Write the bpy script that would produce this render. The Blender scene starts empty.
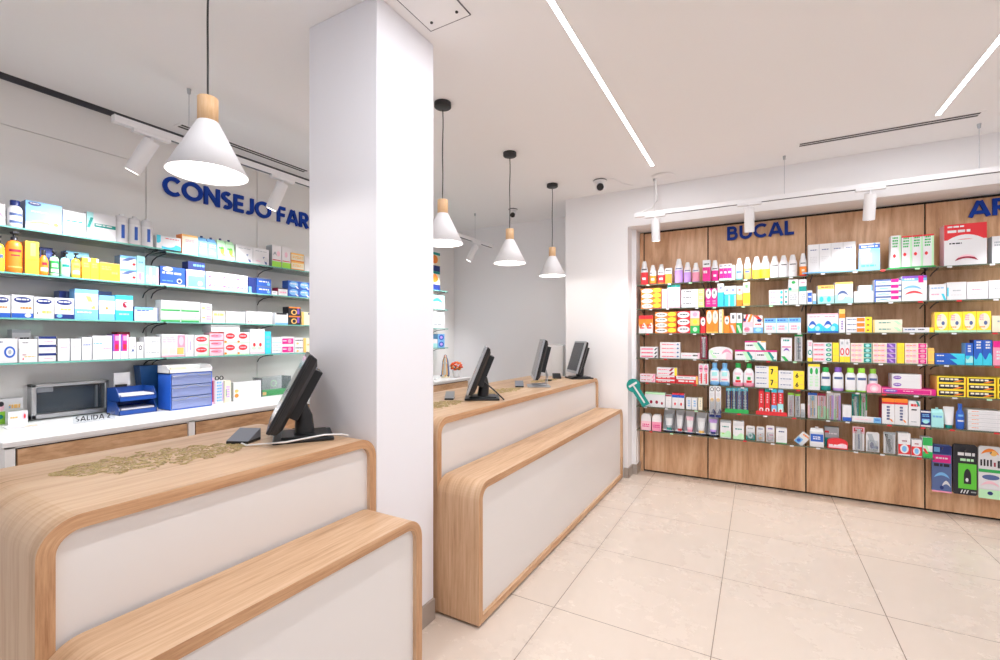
import bpy, math, random
from math import pi, sin, cos, radians as R
random.seed(7)
scn = bpy.context.scene
COL = scn.collection
# ---------------------------------------------------------------- camera model (1000 x 660 frame)
F, CX, CY, H, VP = 456., 500., 336.5, 1.415, 757.5
YAW = math.atan((VP-CX)/F); SN, CS = sin(YAW), cos(YAW)
def ray(u, v):
    a = (u-CX)/F; return (a*CS-SN, a*SN+CS, -(v-CY)/F)
def onz(u, v, z): r = ray(u, v); t = (z-H)/r[2]; return (r[0]*t, r[1]*t)
def onx(u, v, x): r = ray(u, v); t = x/r[0]; return (r[1]*t, H+r[2]*t)
def ony(u, v, y): r = ray(u, v); t = y/r[1]; return (r[0]*t, H+r[2]*t)
# ---------------------------------------------------------------- materials
MATS = {}
def lin(h):
    h = h.lstrip('#'); o = []
    for i in (0, 2, 4):
        c = int(h[i:i+2], 16)/255; o.append(c/12.92 if c <= .04045 else ((c+.055)/1.055)**2.4)
    return o+[1]
def newmat(name):
    m = bpy.data.materials.new(name); m.use_nodes = True; nt = m.node_tree; nt.nodes.clear()
    out = nt.nodes.new('ShaderNodeOutputMaterial'); MATS[name] = m; return m, nt, out
def plain(name, col, rough=.5, metal=0, spec=.5, bump=0, bscale=200):
    m, nt, out = newmat(name); b = nt.nodes.new('ShaderNodeBsdfPrincipled')
    b.inputs['Base Color'].default_value = lin(col); b.inputs['Roughness'].default_value = rough
    b.inputs['Metallic'].default_value = metal; b.inputs['Specular IOR Level'].default_value = spec
    nt.links.new(b.outputs[0], out.inputs[0])
    n = nt.nodes.new('ShaderNodeTexNoise'); n.inputs['Scale'].default_value = bscale
    if bump:
        bp = nt.nodes.new('ShaderNodeBump'); bp.inputs['Strength'].default_value = bump; bp.inputs['Distance'].default_value = .001
        nt.links.new(n.outputs[0], bp.inputs['Height']); nt.links.new(bp.outputs[0], b.inputs['Normal'])
    else:
        mr = nt.nodes.new('ShaderNodeMapRange'); mr.inputs[3].default_value = rough*.9; mr.inputs[4].default_value = min(1, rough*1.1)
        nt.links.new(n.outputs[0], mr.inputs[0]); nt.links.new(mr.outputs[0], b.inputs['Roughness'])
    return m
def emit(name, col, s):
    m, nt, out = newmat(name); e = nt.nodes.new('ShaderNodeEmission'); e.inputs[0].default_value = lin(col); e.inputs[1].default_value = s
    nt.links.new(e.outputs[0], out.inputs[0]); return m
def glassy(name, col, op=.15, rough=.03, body='#cfe8e0', fac=1.0):
    """thin clear sheet: tinted see-through + fresnel gloss + a little body"""
    m, nt, out = newmat(name); L = nt.links.new
    t = nt.nodes.new('ShaderNodeBsdfTransparent'); t.inputs[0].default_value = lin(col)
    g = nt.nodes.new('ShaderNodeBsdfGlossy'); g.inputs['Roughness'].default_value = rough
    d = nt.nodes.new('ShaderNodeBsdfPrincipled'); d.inputs['Base Color'].default_value = lin(body); d.inputs['Roughness'].default_value = .2
    fr = nt.nodes.new('ShaderNodeFresnel'); fr.inputs[0].default_value = 1.45
    mu = nt.nodes.new('ShaderNodeMath'); mu.operation = 'MULTIPLY'; mu.inputs[1].default_value = fac
    m1 = nt.nodes.new('ShaderNodeMixShader'); m2 = nt.nodes.new('ShaderNodeMixShader')
    L(fr.outputs[0], mu.inputs[0]); L(mu.outputs[0], m1.inputs[0]); L(t.outputs[0], m1.inputs[1]); L(g.outputs[0], m1.inputs[2])
    m2.inputs[0].default_value = op; L(m1.outputs[0], m2.inputs[1]); L(d.outputs[0], m2.inputs[2]); L(m2.outputs[0], out.inputs[0]); return m
def wood(name, cols, mode='object', scale=(30, 30, 1.3), rough=.45, distort=1.2):
    m, nt, out = newmat(name); L = nt.links.new
    b = nt.nodes.new('ShaderNodeBsdfPrincipled'); b.inputs['Roughness'].default_value = rough
    tc = nt.nodes.new('ShaderNodeTexCoord'); mp = nt.nodes.new('ShaderNodeMapping'); mp.inputs['Scale'].default_value = scale
    L(tc.outputs['UV' if mode == 'uv' else 'Object'], mp.inputs[0])
    n1 = nt.nodes.new('ShaderNodeTexNoise'); n1.inputs['Scale'].default_value = .55; n1.inputs['Detail'].default_value = 6
    n1.inputs['Roughness'].default_value = .62; n1.inputs['Distortion'].default_value = distort
    n2 = nt.nodes.new('ShaderNodeTexNoise'); n2.inputs['Scale'].default_value = 3.5; n2.inputs['Detail'].default_value = 5; n2.inputs['Roughness'].default_value = .7
    n3 = nt.nodes.new('ShaderNodeTexNoise'); n3.inputs['Scale'].default_value = .13; n3.inputs['Detail'].default_value = 2
    for n in (n1, n2, n3): L(mp.outputs[0], n.inputs['Vector'])
    a = nt.nodes.new('ShaderNodeMath'); a.operation = 'MULTIPLY_ADD'; a.inputs[1].default_value = .45; L(n2.outputs[0], a.inputs[0]); 
    s = nt.nodes.new('ShaderNodeMath'); s.operation = 'MULTIPLY_ADD'; s.inputs[1].default_value = .5; s.inputs[2].default_value = -.22
    L(n3.outputs[0], s.inputs[0]); 
    a2 = nt.nodes.new('ShaderNodeMath'); a2.operation = 'ADD'; L(n1.outputs[0], a2.inputs[0]); L(s.outputs[0], a2.inputs[1])
    a3 = nt.nodes.new('ShaderNodeMath'); a3.operation = 'MULTIPLY'; a3.inputs[1].default_value = .6; L(a2.outputs[0], a3.inputs[0]); L(a3.outputs[0], a.inputs[2])
    cr = nt.nodes.new('ShaderNodeValToRGB'); e = cr.color_ramp.elements
    pos = (.36, .46, .54, .63)
    e[0].position = pos[0]; e[0].color = lin(cols[0]); e[1].position = pos[3]; e[1].color = lin(cols[3])
    for i in (1, 2): x = e.new(pos[i]); x.color = lin(cols[i])
    L(a.outputs[0], cr.inputs[0]); L(cr.outputs[0], b.inputs['Base Color'])
    bp = nt.nodes.new('ShaderNodeBump'); bp.inputs['Strength'].default_value = .12; bp.inputs['Distance'].default_value = .001
    L(n2.outputs[0], bp.inputs['Height']); L(bp.outputs[0], b.inputs['Normal']); L(b.outputs[0], out.inputs[0]); return m
OAK = ('#a5805d', '#c29c79', '#cfab89', '#dabb9c')
wood('oak_uv', OAK, 'uv', (1.1, 20, 20), .42)
wood('oak_edge', ('#a07350', '#bb8e68', '#c89c75', '#d4ab86'), 'uv', (2.2, 45, 45), .5)
PAN = ('#ad7f5b', '#cc9c75', '#daad86', '#e6bf99')
wood('panel_oak', PAN, 'object', (6.5, 6.5, .9), .35, 2.6)
wood('drawer_oak', ('#a87d58', '#c69a72', '#d6ab84', '#e2ba95'), 'object', (14, 3.0, 14), .5)
wood('lamp_wood', ('#c99767', '#d9ad7e', '#e2b98c', '#ebc79f'), 'object', (30, 30, 4), .5)
plain('paint', '#f3f2f4', .7, bump=.05, bscale=90); plain('ceil_paint', '#f5f4f5', .85, bump=.04, bscale=60)
plain('pillar_paint', '#efeff5', .65, bump=.03, bscale=80)
plain('laminate', '#eeecea', .3); plain('panel_white', '#e4e0de', .4); plain('white_gloss', '#f2f1f1', .25)
plain('dark_gap', '#2b241f', .8); plain('slot_dark', '#66666c', .8); plain('skirting', '#a79b92', .5, bump=.05)
plain('lamp_white', '#eeedf0', .5); plain('metal_white', '#ecebed', .4); plain('black_satin', '#17171a', .4)
plain('black_plastic', '#1b1c1f', .35); plain('grey_plastic', '#7f838c', .35); plain('silver', '#b9bcc1', .3, .7); plain('steel', '#c3c4c6', .32, .6)
plain('sign_blue', '#0e3fa6', .5, spec=.2); plain('sign_navy', '#12358c', .5, spec=.2); plain('ink_black', '#1c1c20', .5)
plain('screen', '#3b3f45', .12); plain('gold', '#c4ae7c', .35, .5); plain('cable_white', '#efefef', .4); plain('bracket', '#5a5a5e', .35, .5)
plain('hatch_dark', '#33424e', .2); plain('rim_alu', '#d7d7da', .3, .3)
plain('edge_left', '#6fb3a6', .15); plain('edge_right', '#5e6a58', .2)
glassy('glass_left', '#e8f4f0', .10, .04, '#bfd8d2', 1.0); glassy('glass_right', '#f3f6f0', .03, .05, '#b7b9a6', .7)
glassy('clear_pane', '#f6f8fa', .03, .05, '#e8edf0', .3); glassy('clear', '#f4f6f8', .22, .08, '#e8edf0'); glassy('clear_blue', '#b4c2f0', .6, .12, '#aebdf0'); glassy('clear_grey', '#e6e8ea', .35, .1, '#d5d8dc')
emit('tube', '#ffffff', 9.); emit('bulb', '#fffaf2', 6.)
# floor tiles
def floor_mat():
    m, nt, out = newmat('floor_tile'); L = nt.links.new; N = nt.nodes.new
    b = N('ShaderNodeBsdfPrincipled'); tc = N('ShaderNodeTexCoord'); sp = N('ShaderNodeSeparateXYZ'); L(tc.outputs['Object'], sp.inputs[0])
    ms = []; cells = []
    for ax, off, sz in ((0, -.927, .7475), (1, 2.213, .757)):
        a = N('ShaderNodeMath'); a.operation = 'SUBTRACT'; a.inputs[1].default_value = off; L(sp.outputs[ax], a.inputs[0])
        d = N('ShaderNodeMath'); d.operation = 'DIVIDE'; d.inputs[1].default_value = sz; L(a.outputs[0], d.inputs[0])
        fl = N('ShaderNodeMath'); fl.operation = 'FLOOR'; L(d.outputs[0], fl.inputs[0]); cells.append(fl)
        fr = N('ShaderNodeMath'); fr.operation = 'FRACT'; L(d.outputs[0], fr.inputs[0])
        c = N('ShaderNodeMath'); c.operation = 'SUBTRACT'; c.inputs[1].default_value = .5; L(fr.outputs[0], c.inputs[0])
        ab = N('ShaderNodeMath'); ab.operation = 'ABSOLUTE'; L(c.outputs[0], ab.inputs[0])
        g = N('ShaderNodeMath'); g.operation = 'GREATER_THAN'; g.inputs[1].default_value = .5-.0022/sz; L(ab.outputs[0], g.inputs[0]); ms.append(g)
    mx = N('ShaderNodeMath'); mx.operation = 'MAXIMUM'; L(ms[0].outputs[0], mx.inputs[0]); L(ms[1].outputs[0], mx.inputs[1])
    cb = N('ShaderNodeCombineXYZ'); L(cells[0].outputs[0], cb.inputs[0]); L(cells[1].outputs[0], cb.inputs[1])
    wn = N('ShaderNodeTexWhiteNoise'); L(cb.outputs[0], wn.inputs[0])
    n = N('ShaderNodeTexNoise'); n.inputs['Scale'].default_value = 2.2; n.inputs['Detail'].default_value = 8; n.inputs['Roughness'].default_value = .7; L(tc.outputs['Object'], n.inputs['Vector'])
    n2 = N('ShaderNodeTexNoise'); n2.inputs['Scale'].default_value = 140; n2.inputs['Detail'].default_value = 2; L(tc.outputs['Object'], n2.inputs['Vector'])
    s1 = N('ShaderNodeMath'); s1.operation = 'MULTIPLY_ADD'; s1.inputs[1].default_value = .35; L(n2.outputs[0], s1.inputs[0]); L(n.outputs[0], s1.inputs[2])
    s2 = N('ShaderNodeMath'); s2.operation = 'MULTIPLY_ADD'; s2.inputs[1].default_value = .12; L(wn.outputs[0], s2.inputs[0]); L(s1.outputs[0], s2.inputs[2])
    cr = N('ShaderNodeValToRGB'); e = cr.color_ramp.elements; e[0].position = .4; e[0].color = lin('#dccdbf'); e[1].position = 1.1 if False else 1.0; e[1].color = lin('#e0d2c5')
    L(s2.outputs[0], cr.inputs[0]); mc = N('ShaderNodeMix'); mc.data_type = 'RGBA'; L(mx.outputs[0], mc.inputs[0]); L(cr.outputs[0], mc.inputs[6]); mc.inputs[7].default_value = lin('#8e7d70')
    L(mc.outputs[2], b.inputs['Base Color'])
    rr = N('ShaderNodeMapRange'); rr.inputs[3].default_value = .2; rr.inputs[4].default_value = .34; L(n.outputs[0], rr.inputs[0]); L(rr.outputs[0], b.inputs['Roughness'])
    L(b.outputs[0], out.inputs[0])
floor_mat()
PALC = dict(W='#e4e4e7', R='#dc2f37', B='#2a5fc0', N='#1f3278', Y='#ffe23c', O='#f58a2c', G='#2fae55', P='#f49cb8', M='#e0218a', C='#3ccbe4', T='#16958c', V='#8257b8',
            K='#22222a', S='#aab0b6', L='#9fe04a', E='#efe6cd', A='#a9e6e6', Z='#7ab8ea', D='#9c1a3c', H='#d9d9dc', F='#f7c9d6', X='#caa0e8', J='#bfeec2', Q='#f9c46b', U='#566a9c', I='#ece8ea', y='#dbee86', g='#62cc3c')
for k, v in PALC.items(): plain('ink_'+k, v, .38)
# ---------------------------------------------------------------- mesh builder
class MB:
    def __init__(s): s.v = []; s.f = []; s.m = []; s.names = []; s.sm = []; s.uv = {}
    def mi(s, n):
        if n not in s.names: s.names.append(n)
        return s.names.index(n)
    def face(s, pts, mat, smooth=False, uv=None):
        i = len(s.v); s.v += [tuple(p) for p in pts]; s.f.append(tuple(range(i, i+len(pts)))); s.m.append(s.mi(mat)); s.sm.append(smooth)
        if uv: s.uv[len(s.f)-1] = uv
    def grid(s, rows, mat, smooth=True, close=False):
        """rows: list of equal-length point lists; mat name or function(row, col)"""
        i0 = len(s.v); n = len(rows[0])
        for r in rows: s.v += [tuple(p) for p in r]
        for a in range(len(rows)-1):
            for b in range(n if close else n-1):
                c = (b+1) % n; s.f.append((i0+a*n+b, i0+a*n+c, i0+(a+1)*n+c, i0+(a+1)*n+b))
                s.m.append(s.mi(mat(a, b) if callable(mat) else mat)); s.sm.append(smooth)
    def box(s, x0, x1, y0, y1, z0, z1, mat, front=None, top=None):
        i = len(s.v); s.v += [(x, y, z) for z in (z0, z1) for y in (y0, y1) for x in (x0, x1)]
        for k, q in enumerate(((0, 2, 3, 1), (4, 5, 7, 6), (0, 1, 5, 4), (1, 3, 7, 5), (3, 2, 6, 7), (2, 0, 4, 6))):
            s.f.append(tuple(i+j for j in q)); s.sm.append(False)
            s.m.append(s.mi((top or mat) if k == 1 else (front or mat) if k == 2 else mat))
        return s
    def lathe(s, prof, mat, c=(0, 0), n=24, sy=1., close=True, smooth=True):
        """prof: (r, z[, mat])"""
        rows = [[(c[0]+p[0]*cos(2*pi*k/n), c[1]+sy*p[0]*sin(2*pi*k/n), p[1]) for k in range(n)] for p in prof]
        s.grid(rows, (lambda a, b: prof[a][2] if len(prof[a]) > 2 else mat), smooth, True)
        if close:
            if prof[0][0] > 1e-5: s.face(rows[0][::-1], mat)
            if prof[-1][0] > 1e-5: s.face(rows[-1], mat if len(prof[-1]) < 3 else prof[-1][2])
        return s
    def tube(s, path, r, mat, n=8, r2=None):
        rows = []; N = len(path)
        for i, p in enumerate(path):
            a = path[max(0, i-1)]; b = path[min(N-1, i+1)]; t = [b[j]-a[j] for j in range(3)]
            l = math.sqrt(sum(q*q for q in t)) or 1; t = [q/l for q in t]
            up = (0, 0, 1) if abs(t[2]) < .9 else (1, 0, 0)
            x = (t[1]*up[2]-t[2]*up[1], t[2]*up[0]-t[0]*up[2], t[0]*up[1]-t[1]*up[0]); l = math.sqrt(sum(q*q for q in x)); x = [q/l for q in x]
            y = (t[1]*x[2]-t[2]*x[1], t[2]*x[0]-t[0]*x[2], t[0]*x[1]-t[1]*x[0]); rr = r if r2 is None else r+(r2-r)*i/(N-1)
            rows.append([tuple(p[j]+rr*(cos(2*pi*k/n)*x[j]+sin(2*pi*k/n)*y[j]) for j in range(3)) for k in range(n)])
        s.grid(rows, mat, True, True); s.face(rows[0][::-1], mat); s.face(rows[-1], mat); return s
    def prism(s, poly, y0, y1, mat, side=None):
        """poly in x,z extruded along y (y0 = front)"""
        n = len(poly); s.face([(x, y0, z) for x, z in poly], mat); s.face([(x, y1, z) for x, z in poly][::-1], side or mat)
        for i in range(n):
            a = poly[i]; b = poly[(i+1) % n]; s.face([(a[0], y1, a[1]), (b[0], y1, b[1]), (b[0], y0, b[1]), (a[0], y0, a[1])], side or mat)
        return s
    def xf(s, fn): s.v = [fn(p) for p in s.v]; return s
    def build(s, name, parent=None, bevel=0, loc=(0, 0, 0), rz=0, weld=False):
        me = bpy.data.meshes.new(name); me.from_pydata(s.v, [], s.f); 
        for n in s.names: me.materials.append(MATS[n])
        me.polygons.foreach_set('material_index', s.m); me.polygons.foreach_set('use_smooth', s.sm)
        if s.uv:
            ul = me.uv_layers.new(name='UVMap')
            for fi, uv in s.uv.items():
                for j, li in enumerate(me.polygons[fi].loop_indices): ul.data[li].uv = uv[j]
        me.update(); o = bpy.data.objects.new(name, me); COL.objects.link(o); o.location = loc; o.rotation_euler = (0, 0, rz)
        if parent: o.parent = parent
        if bevel:
            b = o.modifiers.new('bevel', 'BEVEL'); b.width = bevel; b.segments = 2; b.limit_method = 'ANGLE'; b.angle_limit = R(40)
        return o
def bx(*a, **k): return MB().box(*a, **k)
LABELS = {}
def tag(o, label, cat, group=None, kind=None):
    o['label'] = label; o['category'] = cat
    if group: o['group'] = group
    if kind: o['kind'] = kind
    LABELS.setdefault(label, []).append(o.name); return o
def thing(name, label, cat, loc=(0, 0, 0), rz=0, group=None):
    o = bpy.data.objects.new(name, None); COL.objects.link(o); o.location = loc; o.rotation_euler = (0, 0, rz); o.empty_display_size = .05
    return tag(o, label, cat, group)
def struct(o, label=None, cat=None):
    o['kind'] = 'structure'
    if label: o['label'] = label; o['category'] = cat
    return o
def copy_tree(o, parent=None):
    c = o.copy(); COL.objects.link(c); c.parent = parent
    for ch in list(o.children): copy_tree(ch, c)
    return c
# ---------------------------------------------------------------- stroke lettering
def arc(cx, cz, rx, rz, a0, a1, n=18): return [(cx+rx*cos(R(a0+(a1-a0)*i/n)), cz+rz*sin(R(a0+(a1-a0)*i/n))) for i in range(n+1)]
GL = {  # width, strokes in a unit-high box
 'C': (.8, [arc(.46, .5, .38, .41, 46, 314)]), 'O': (1.0, [arc(.5, .5, .42, .41, 0, 360, 28)]),
 'N': (.82, [[(.09, 0), (.09, 1)], [(.1, .93), (.72, .07)], [(.73, 0), (.73, 1)]]),
 'S': (.62, [arc(.31, .73, .2, .18, 40, 270, 12)[:-1]+arc(.31, .29, .21, .2, 90, -130, 12)]),
 'E': (.6, [[(.09, 0), (.09, 1)], [(.09, .91), (.57, .91)], [(.09, .5), (.52, .5)], [(.09, .09), (.57, .09)]]),
 'J': (.52, [[(.4, 1), (.4, .33)]+arc(.2, .3, .2, .21, 0, -125, 10)]),
 'F': (.58, [[(.09, 0), (.09, 1)], [(.09, .91), (.55, .91)], [(.09, .48), (.5, .48)]]),
 'A': (.84, [[(.06, 0), (.39, .96)], [(.45, .96), (.78, 0)], [(.2, .27), (.64, .27)]]),
 'R': (.68, [[(.09, 0), (.09, 1)], [(.09, .91), (.36, .91)]+arc(.36, .69, .21, .22, 90, -90, 10)+[(.09, .47)], [(.32, .45), (.6, 0)]]),
 'M': (.95, [[(.1, 0), (.14, 1)], [(.14, .93), (.475, .2)], [(.475, .2), (.81, .93)], [(.81, 1), (.85, 0)]]),
 'B': (.68, [[(.09, 0), (.09, 1)], [(.09, .91), (.34, .91)]+arc(.34, .72, .18, .19, 90, -90, 10)+[(.09, .53)], [(.34, .53)]+arc(.36, .31, .22, .22, 90, -90, 10)+[(.09, .09)]]),
 'U': (.78, [[(.09, 1), (.09, .4)]+arc(.39, .4, .3, .31, 180, 360, 14)+[(.69, 1)]]),
 'L': (.56, [[(.09, 1), (.09, 0)], [(.09, .09), (.53, .09)]]), 'I': (.2, [[(.1, 0), (.1, 1)]]),
 'D': (.78, [[(.09, 0), (.09, 1)], [(.09, .91), (.3, .91)]+arc(.3, .5, .38, .41, 90, -90, 14)+[(.09, .09)]]),
 'T': (.6, [[(.3, 0), (.3, 1)], [(.02, .91), (.58, .91)]]),
 '2': (.6, [arc(.29, .7, .21, .21, 170, -30, 12)+[(.1, .09)], [(.06, .09), (.54, .09)]]),
 '7': (.6, [[(.05, .91), (.52, .91)], [(.5, .93), (.2, 0)]]), '6': (.6, [arc(.3, .3, .21, .21, 0, 360, 16), [(.42, .96), (.14, .45)]])}
def ribbon(mb, pts, w, d, ox, oz, sx, sz, mat, y0):
    P = [(ox+x*sx, oz+z*sz) for x, z in pts]; n = len(P); L_, R_ = [], []
    for i in range(n):
        a = P[max(0, i-1)]; b = P[min(n-1, i+1)]
        if pts[0] == pts[-1] or (abs(pts[0][0]-pts[-1][0])+abs(pts[0][1]-pts[-1][1]) < 1e-6 and n > 5):
            a = P[(i-1) % (n-1)]; b = P[(i+1) % (n-1)]
        tx, tz = b[0]-a[0], b[1]-a[1]; l = math.hypot(tx, tz) or 1; nx, nz = -tz/l*w/2, tx/l*w/2
        L_.append((P[i][0]+nx, P[i][1]+nz)); R_.append((P[i][0]-nx, P[i][1]-nz))
    y1 = y0+d
    rows = [[(a[0], y0, a[1]), (b[0], y0, b[1]), (b[0], y1, b[1]), (a[0], y1, a[1])] for a, b in zip(L_, R_)]
    mb.grid(rows, mat, False, True); mb.face(rows[0], mat); mb.face(rows[-1], mat)
def glyph(mb, ch, ox, oz, h, mat, y0=0, d=.02, bold=.19, wx=1.):
    w, st = GL[ch]
    for k, s in enumerate(st): ribbon(mb, s, bold*h, d, ox, oz, h*wx, h, mat, y0+k*1e-4)
    return w*h*wx
LSTRIP, LPEND, LSPOT, LWORLD, EXPO = 44., 5., 26., .85, .05
# ================================================================ room
ZC = 2.88
XL, XR, YB, YF = -3.70, 3.3, 5.25, -3.2      # left wall, right wall, back wall, shop front
BX0, BX1, BY = -1.79, -1.13, 4.60            # white pier between the till area and the shelved niche
NX1, NY, NZ = 2.02, 4.92, 2.512
struct(bx(XL-.3, XR+.2, YF-.2, YB+.3, -.1, 0, 'floor_tile').build('floor'))
cm = MB(); cm.box(-3.645, XR+.2, YF-.2, YB+.3, ZC, ZC+.1, 'ceil_paint'); struct(cm.build('ceiling'))
struct(bx(XL-.3, -3.645, YF-.2, YB+.3, ZC+.10, ZC+.14, 'slot_dark').build('trim_1'))
struct(bx(XL-.2, XL-.018, YF-.2, YB+.3, 0, ZC+.1, 'slot_dark').build('wall_left'))
ys = [.743-.807*k for k in range(4, 0, -1)]+[.743, 1.55, 2.357, 3.164, 3.971, 4.778, YB]
for i in range(len(ys)-1):
    segs = ((.02, 2.862),) if ys[i] > 1.5 else ((.02, 2.61), (2.613, 2.862))
    w = MB()
    for a, b in segs: w.box(XL-.018, XL, ys[i]+.0025, ys[i+1]-.0025, a, b, 'laminate')
    struct(w.build('wall_panel'))
struct(bx(XL-.2, BX0+.02, YB, YB+.2, 0, ZC, 'paint').build('wall_back'))
w = MB(); w.box(BX0, BX1, BY, YB+.2, 0, ZC, 'paint'); w.box(BX1, NX1, BY, YB+.2, NZ, ZC, 'paint'); w.box(BX1, NX1+.2, NY+.03, YB+.2, 0, NZ, 'dark_gap')
w.box(NX1, XR, BY, YB+.2, 0, ZC, 'paint'); struct(w.build('wall_niche'))
struct(bx(BX1, BX1+.045, BY+.17, NY+.03, 0, NZ, 'paint').build('trim_2'))
struct(bx(XR, XR+.2, YF-.2, YB+.2, 0, ZC, 'paint').build('wall_right'))
w = MB(); w.box(XL-.2, XR, YF-.2, YF, 2.6, ZC, 'paint'); w.box(XL-.2, -3.2, YF-.2, YF, 0, 2.6, 'paint'); w.box(2.9, XR, YF-.2, YF, 0, 2.6, 'paint'); w.box(-3.2, 2.9, YF-.2, YF, 0, .12, 'skirting')
struct(w.build('wall_front'))
w = MB()
for x in (-3.2, -1.2, .8, 2.85): w.box(x, x+.05, YF-.12, YF-.06, .12, 2.6, 'rim_alu')
w.box(-3.2, 2.9, YF-.12, YF-.06, 2.55, 2.6, 'rim_alu'); struct(w.build('window_1'))
# pillar
PX0, PX1, PY0, PY1 = -1.855, -1.418, 1.44, 1.832
struct(bx(PX0, PX1, PY0, PY1, 0, ZC, 'pillar_paint').build('wall_pillar', bevel=.004))
w = MB(); w.box(PX0-.012, PX1+.012, PY0+.005, PY1-.002, 0, .105, 'skirting'); struct(w.build('baseboard_pillar', bevel=.002))
w = MB(); w.box(-1.165, BX1+.012, BY-.012, BY, 0, .10, 'skirting'); w.box(BX1-.002, BX1+.012, BY-.011, BY+.168, 0, .0995, 'skirting'); w.box(BX1+.046, BX1+.0565, BY+.16, NY, 0, .0993, 'skirting')
w.box(BX1-.002, BX1+.057, BY+.156, BY+.171, 0, .0997, 'skirting'); struct(w.build('baseboard_niche'))
# ceiling hatch panel next to the pillar
hp = [onz(434, 33, ZC), onz(468, 12, ZC)]; hx0, hy1 = hp[0][0]+.0, hp[0][1]-.02; hx1 = hp[1][0]; hy0 = hy1-.62
w = MB(); w.box(hx0, hx1, hy0, hy1, ZC-.004, ZC, 'ceil_paint')
for a in (hx0-.004, hx1): w.box(a, a+.004, hy0, hy1, ZC-.0045, ZC, 'slot_dark')
for a in (hy0, hy1-.004): w.box(hx0, hx1, a, a+.004, ZC-.0045, ZC, 'slot_dark')
hatch = w.build('ceiling_access_panel'); tag(hatch, 'square white access panel in the ceiling beside the white pillar', 'access panel')
for sx in (hx0+.04, hx1-.04):
    for sy in (hy0+.05, hy1-.05): MB().lathe([(.007, ZC-.008), (.007, ZC-.0035)], 'black_satin', (sx, sy), 10).build('screw', hatch)
# linear lights in the ceiling
for x, nm in ((-.783, 'long recessed strip light in the ceiling left of middle, nearer the counters'), (1.036, 'long recessed strip light in the ceiling at the right, nearer the shelves')):
    t = thing('strip_light', nm, 'light', (x, 0, ZC), 0, 'recessed ceiling strip lights')
    bx(-.017, .017, -.65, 4.05, -.004, 0, 'metal_white').build('housing', t); bx(-.0125, .0125, -.64, 4.04, -.0052, -.0041, 'tube').build('diffuser', t)
# slot vents
def vent(x0, x1, y0, y1, label):
    t = thing('slot_vent', label, 'vent', ((x0+x1)/2, (y0+y1)/2, ZC)); a, b = (x1-x0)/2, (y1-y0)/2
    bx(-a, a, -b, b, -.004, 0, 'ceil_paint').build('frame', t)
    for s in (-1, 1):
        if a > b: m = bx(-a+.02, a-.02, s*b*.42-.013, s*b*.42+.013, -.0046, -.0041, 'ink_black')
        else: m = bx(s*a*.42-.012, s*a*.42+.012, -b+.02, b-.02, -.0046, -.0041, 'ink_black')
        m.build('slot', t)
vent(.26, 1.29, 4.115, 4.205, 'double slot air vent in the ceiling above the wooden shelf wall')
vent(-3.53, -3.44, 1.64, 2.69, 'double slot air vent in the ceiling above the white shelf wall')
p = onz(663, 176, ZC); tag(MB().lathe([(.1, ZC-.006), (.095, ZC-.010), (.07, ZC-.012)], 'ceil_paint', p, 28).build('ceiling_disc'), 'faint round cream disc on the ceiling beside the left strip light end', 'ceiling disc')
# ================================================================ track lights
def track(name, label, loc, rz, length, wires, heads, group):
    t = thing(name, label, 'track light', loc, rz, group)     # local x runs along the track
    m = MB(); m.box(0, length, -.018, .018, -.018, .018, 'metal_white'); m.box(.2, length-.01, -.012, .012, -.0186, -.018, 'slot_dark'); m.build('rail', t)
    bx(-.006, .0, -.02, .02, -.02, .02, 'metal_white').build('end_cap', t, .002)
    for w_ in wires:
        o = MB().tube([(w_, 0, .018), (w_, 0, ZC-loc[2])], .0018, 'silver', 6).build('suspension_wire', t)
        MB().lathe([(.008, ZC-loc[2]-.03), (.012, ZC-loc[2])], 'silver', (w_, 0), 12).build('ceiling_mount', o)
    for hx, lx, ly in heads:   # lean of the head
        bx(hx-.09, hx+.09, -.017, .017, -.036, -.018, 'metal_white').build('adapter', t, .003)
        MB().tube([(hx, 0, -.036), (hx, 0, -.062)], .008, 'metal_white', 8).build('stem', t)
        a = math.hypot(lx, ly); L_ = .2; dz = -math.sqrt(max(0, 1-a*a)); d = (lx, ly, dz); p0 = (hx, 0, -.055); p0 = tuple(p0[i]-d[i]*.0 for i in range(3))
        pp = [tuple(p0[i]+d[i]*L_*k for i in range(3)) for k in (0, .04, .5, 1)]
        h = MB().tube(pp, .038, 'metal_white', 24).build('spot_head', t)
        q = tuple(p0[i]+d[i]*(L_+.0008) for i in range(3)); MB().tube([tuple(p0[i]+d[i]*(L_-.001) for i in range(3)), q], .031, 'bulb', 20).build('lens', h)
        SPOTS.append((t, tuple(p0[i]+d[i]*(L_+.02) for i in range(3)), d))
    return t
SPOTS = []
tr = track('track_light', 'white ceiling track with three spot heads hanging before the wooden shelf wall', (-1.0, 4.36, 2.55), 0, 3.6, (.17, 1.19, 2.33), ((.18, 0, .18), (.94, 0, .3), (1.74, 0, .3), (2.75, 0, .3)), 'suspended white spotlight tracks')
MB().tube([(.19, .0, ZC-2.55), (.185, 0, .22), (.2, 0, .12), (.15, 0, .05), (.06, 0, .03), (.0, 0, .018)], .006, 'cable_white', 8).build('power_cable', tr)
tl = track('track_light', 'white ceiling track with leaning spot heads hanging before the white shelf wall', (-2.93, 1.085, 2.555), pi/2, 3.9, (.36, 2.0, 3.5), ((.17, -.32, .36), (.97, -.2, .34), (2.2, -.2, .4), (3.52, -.2, .4)), 'suspended white spotlight tracks')
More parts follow.
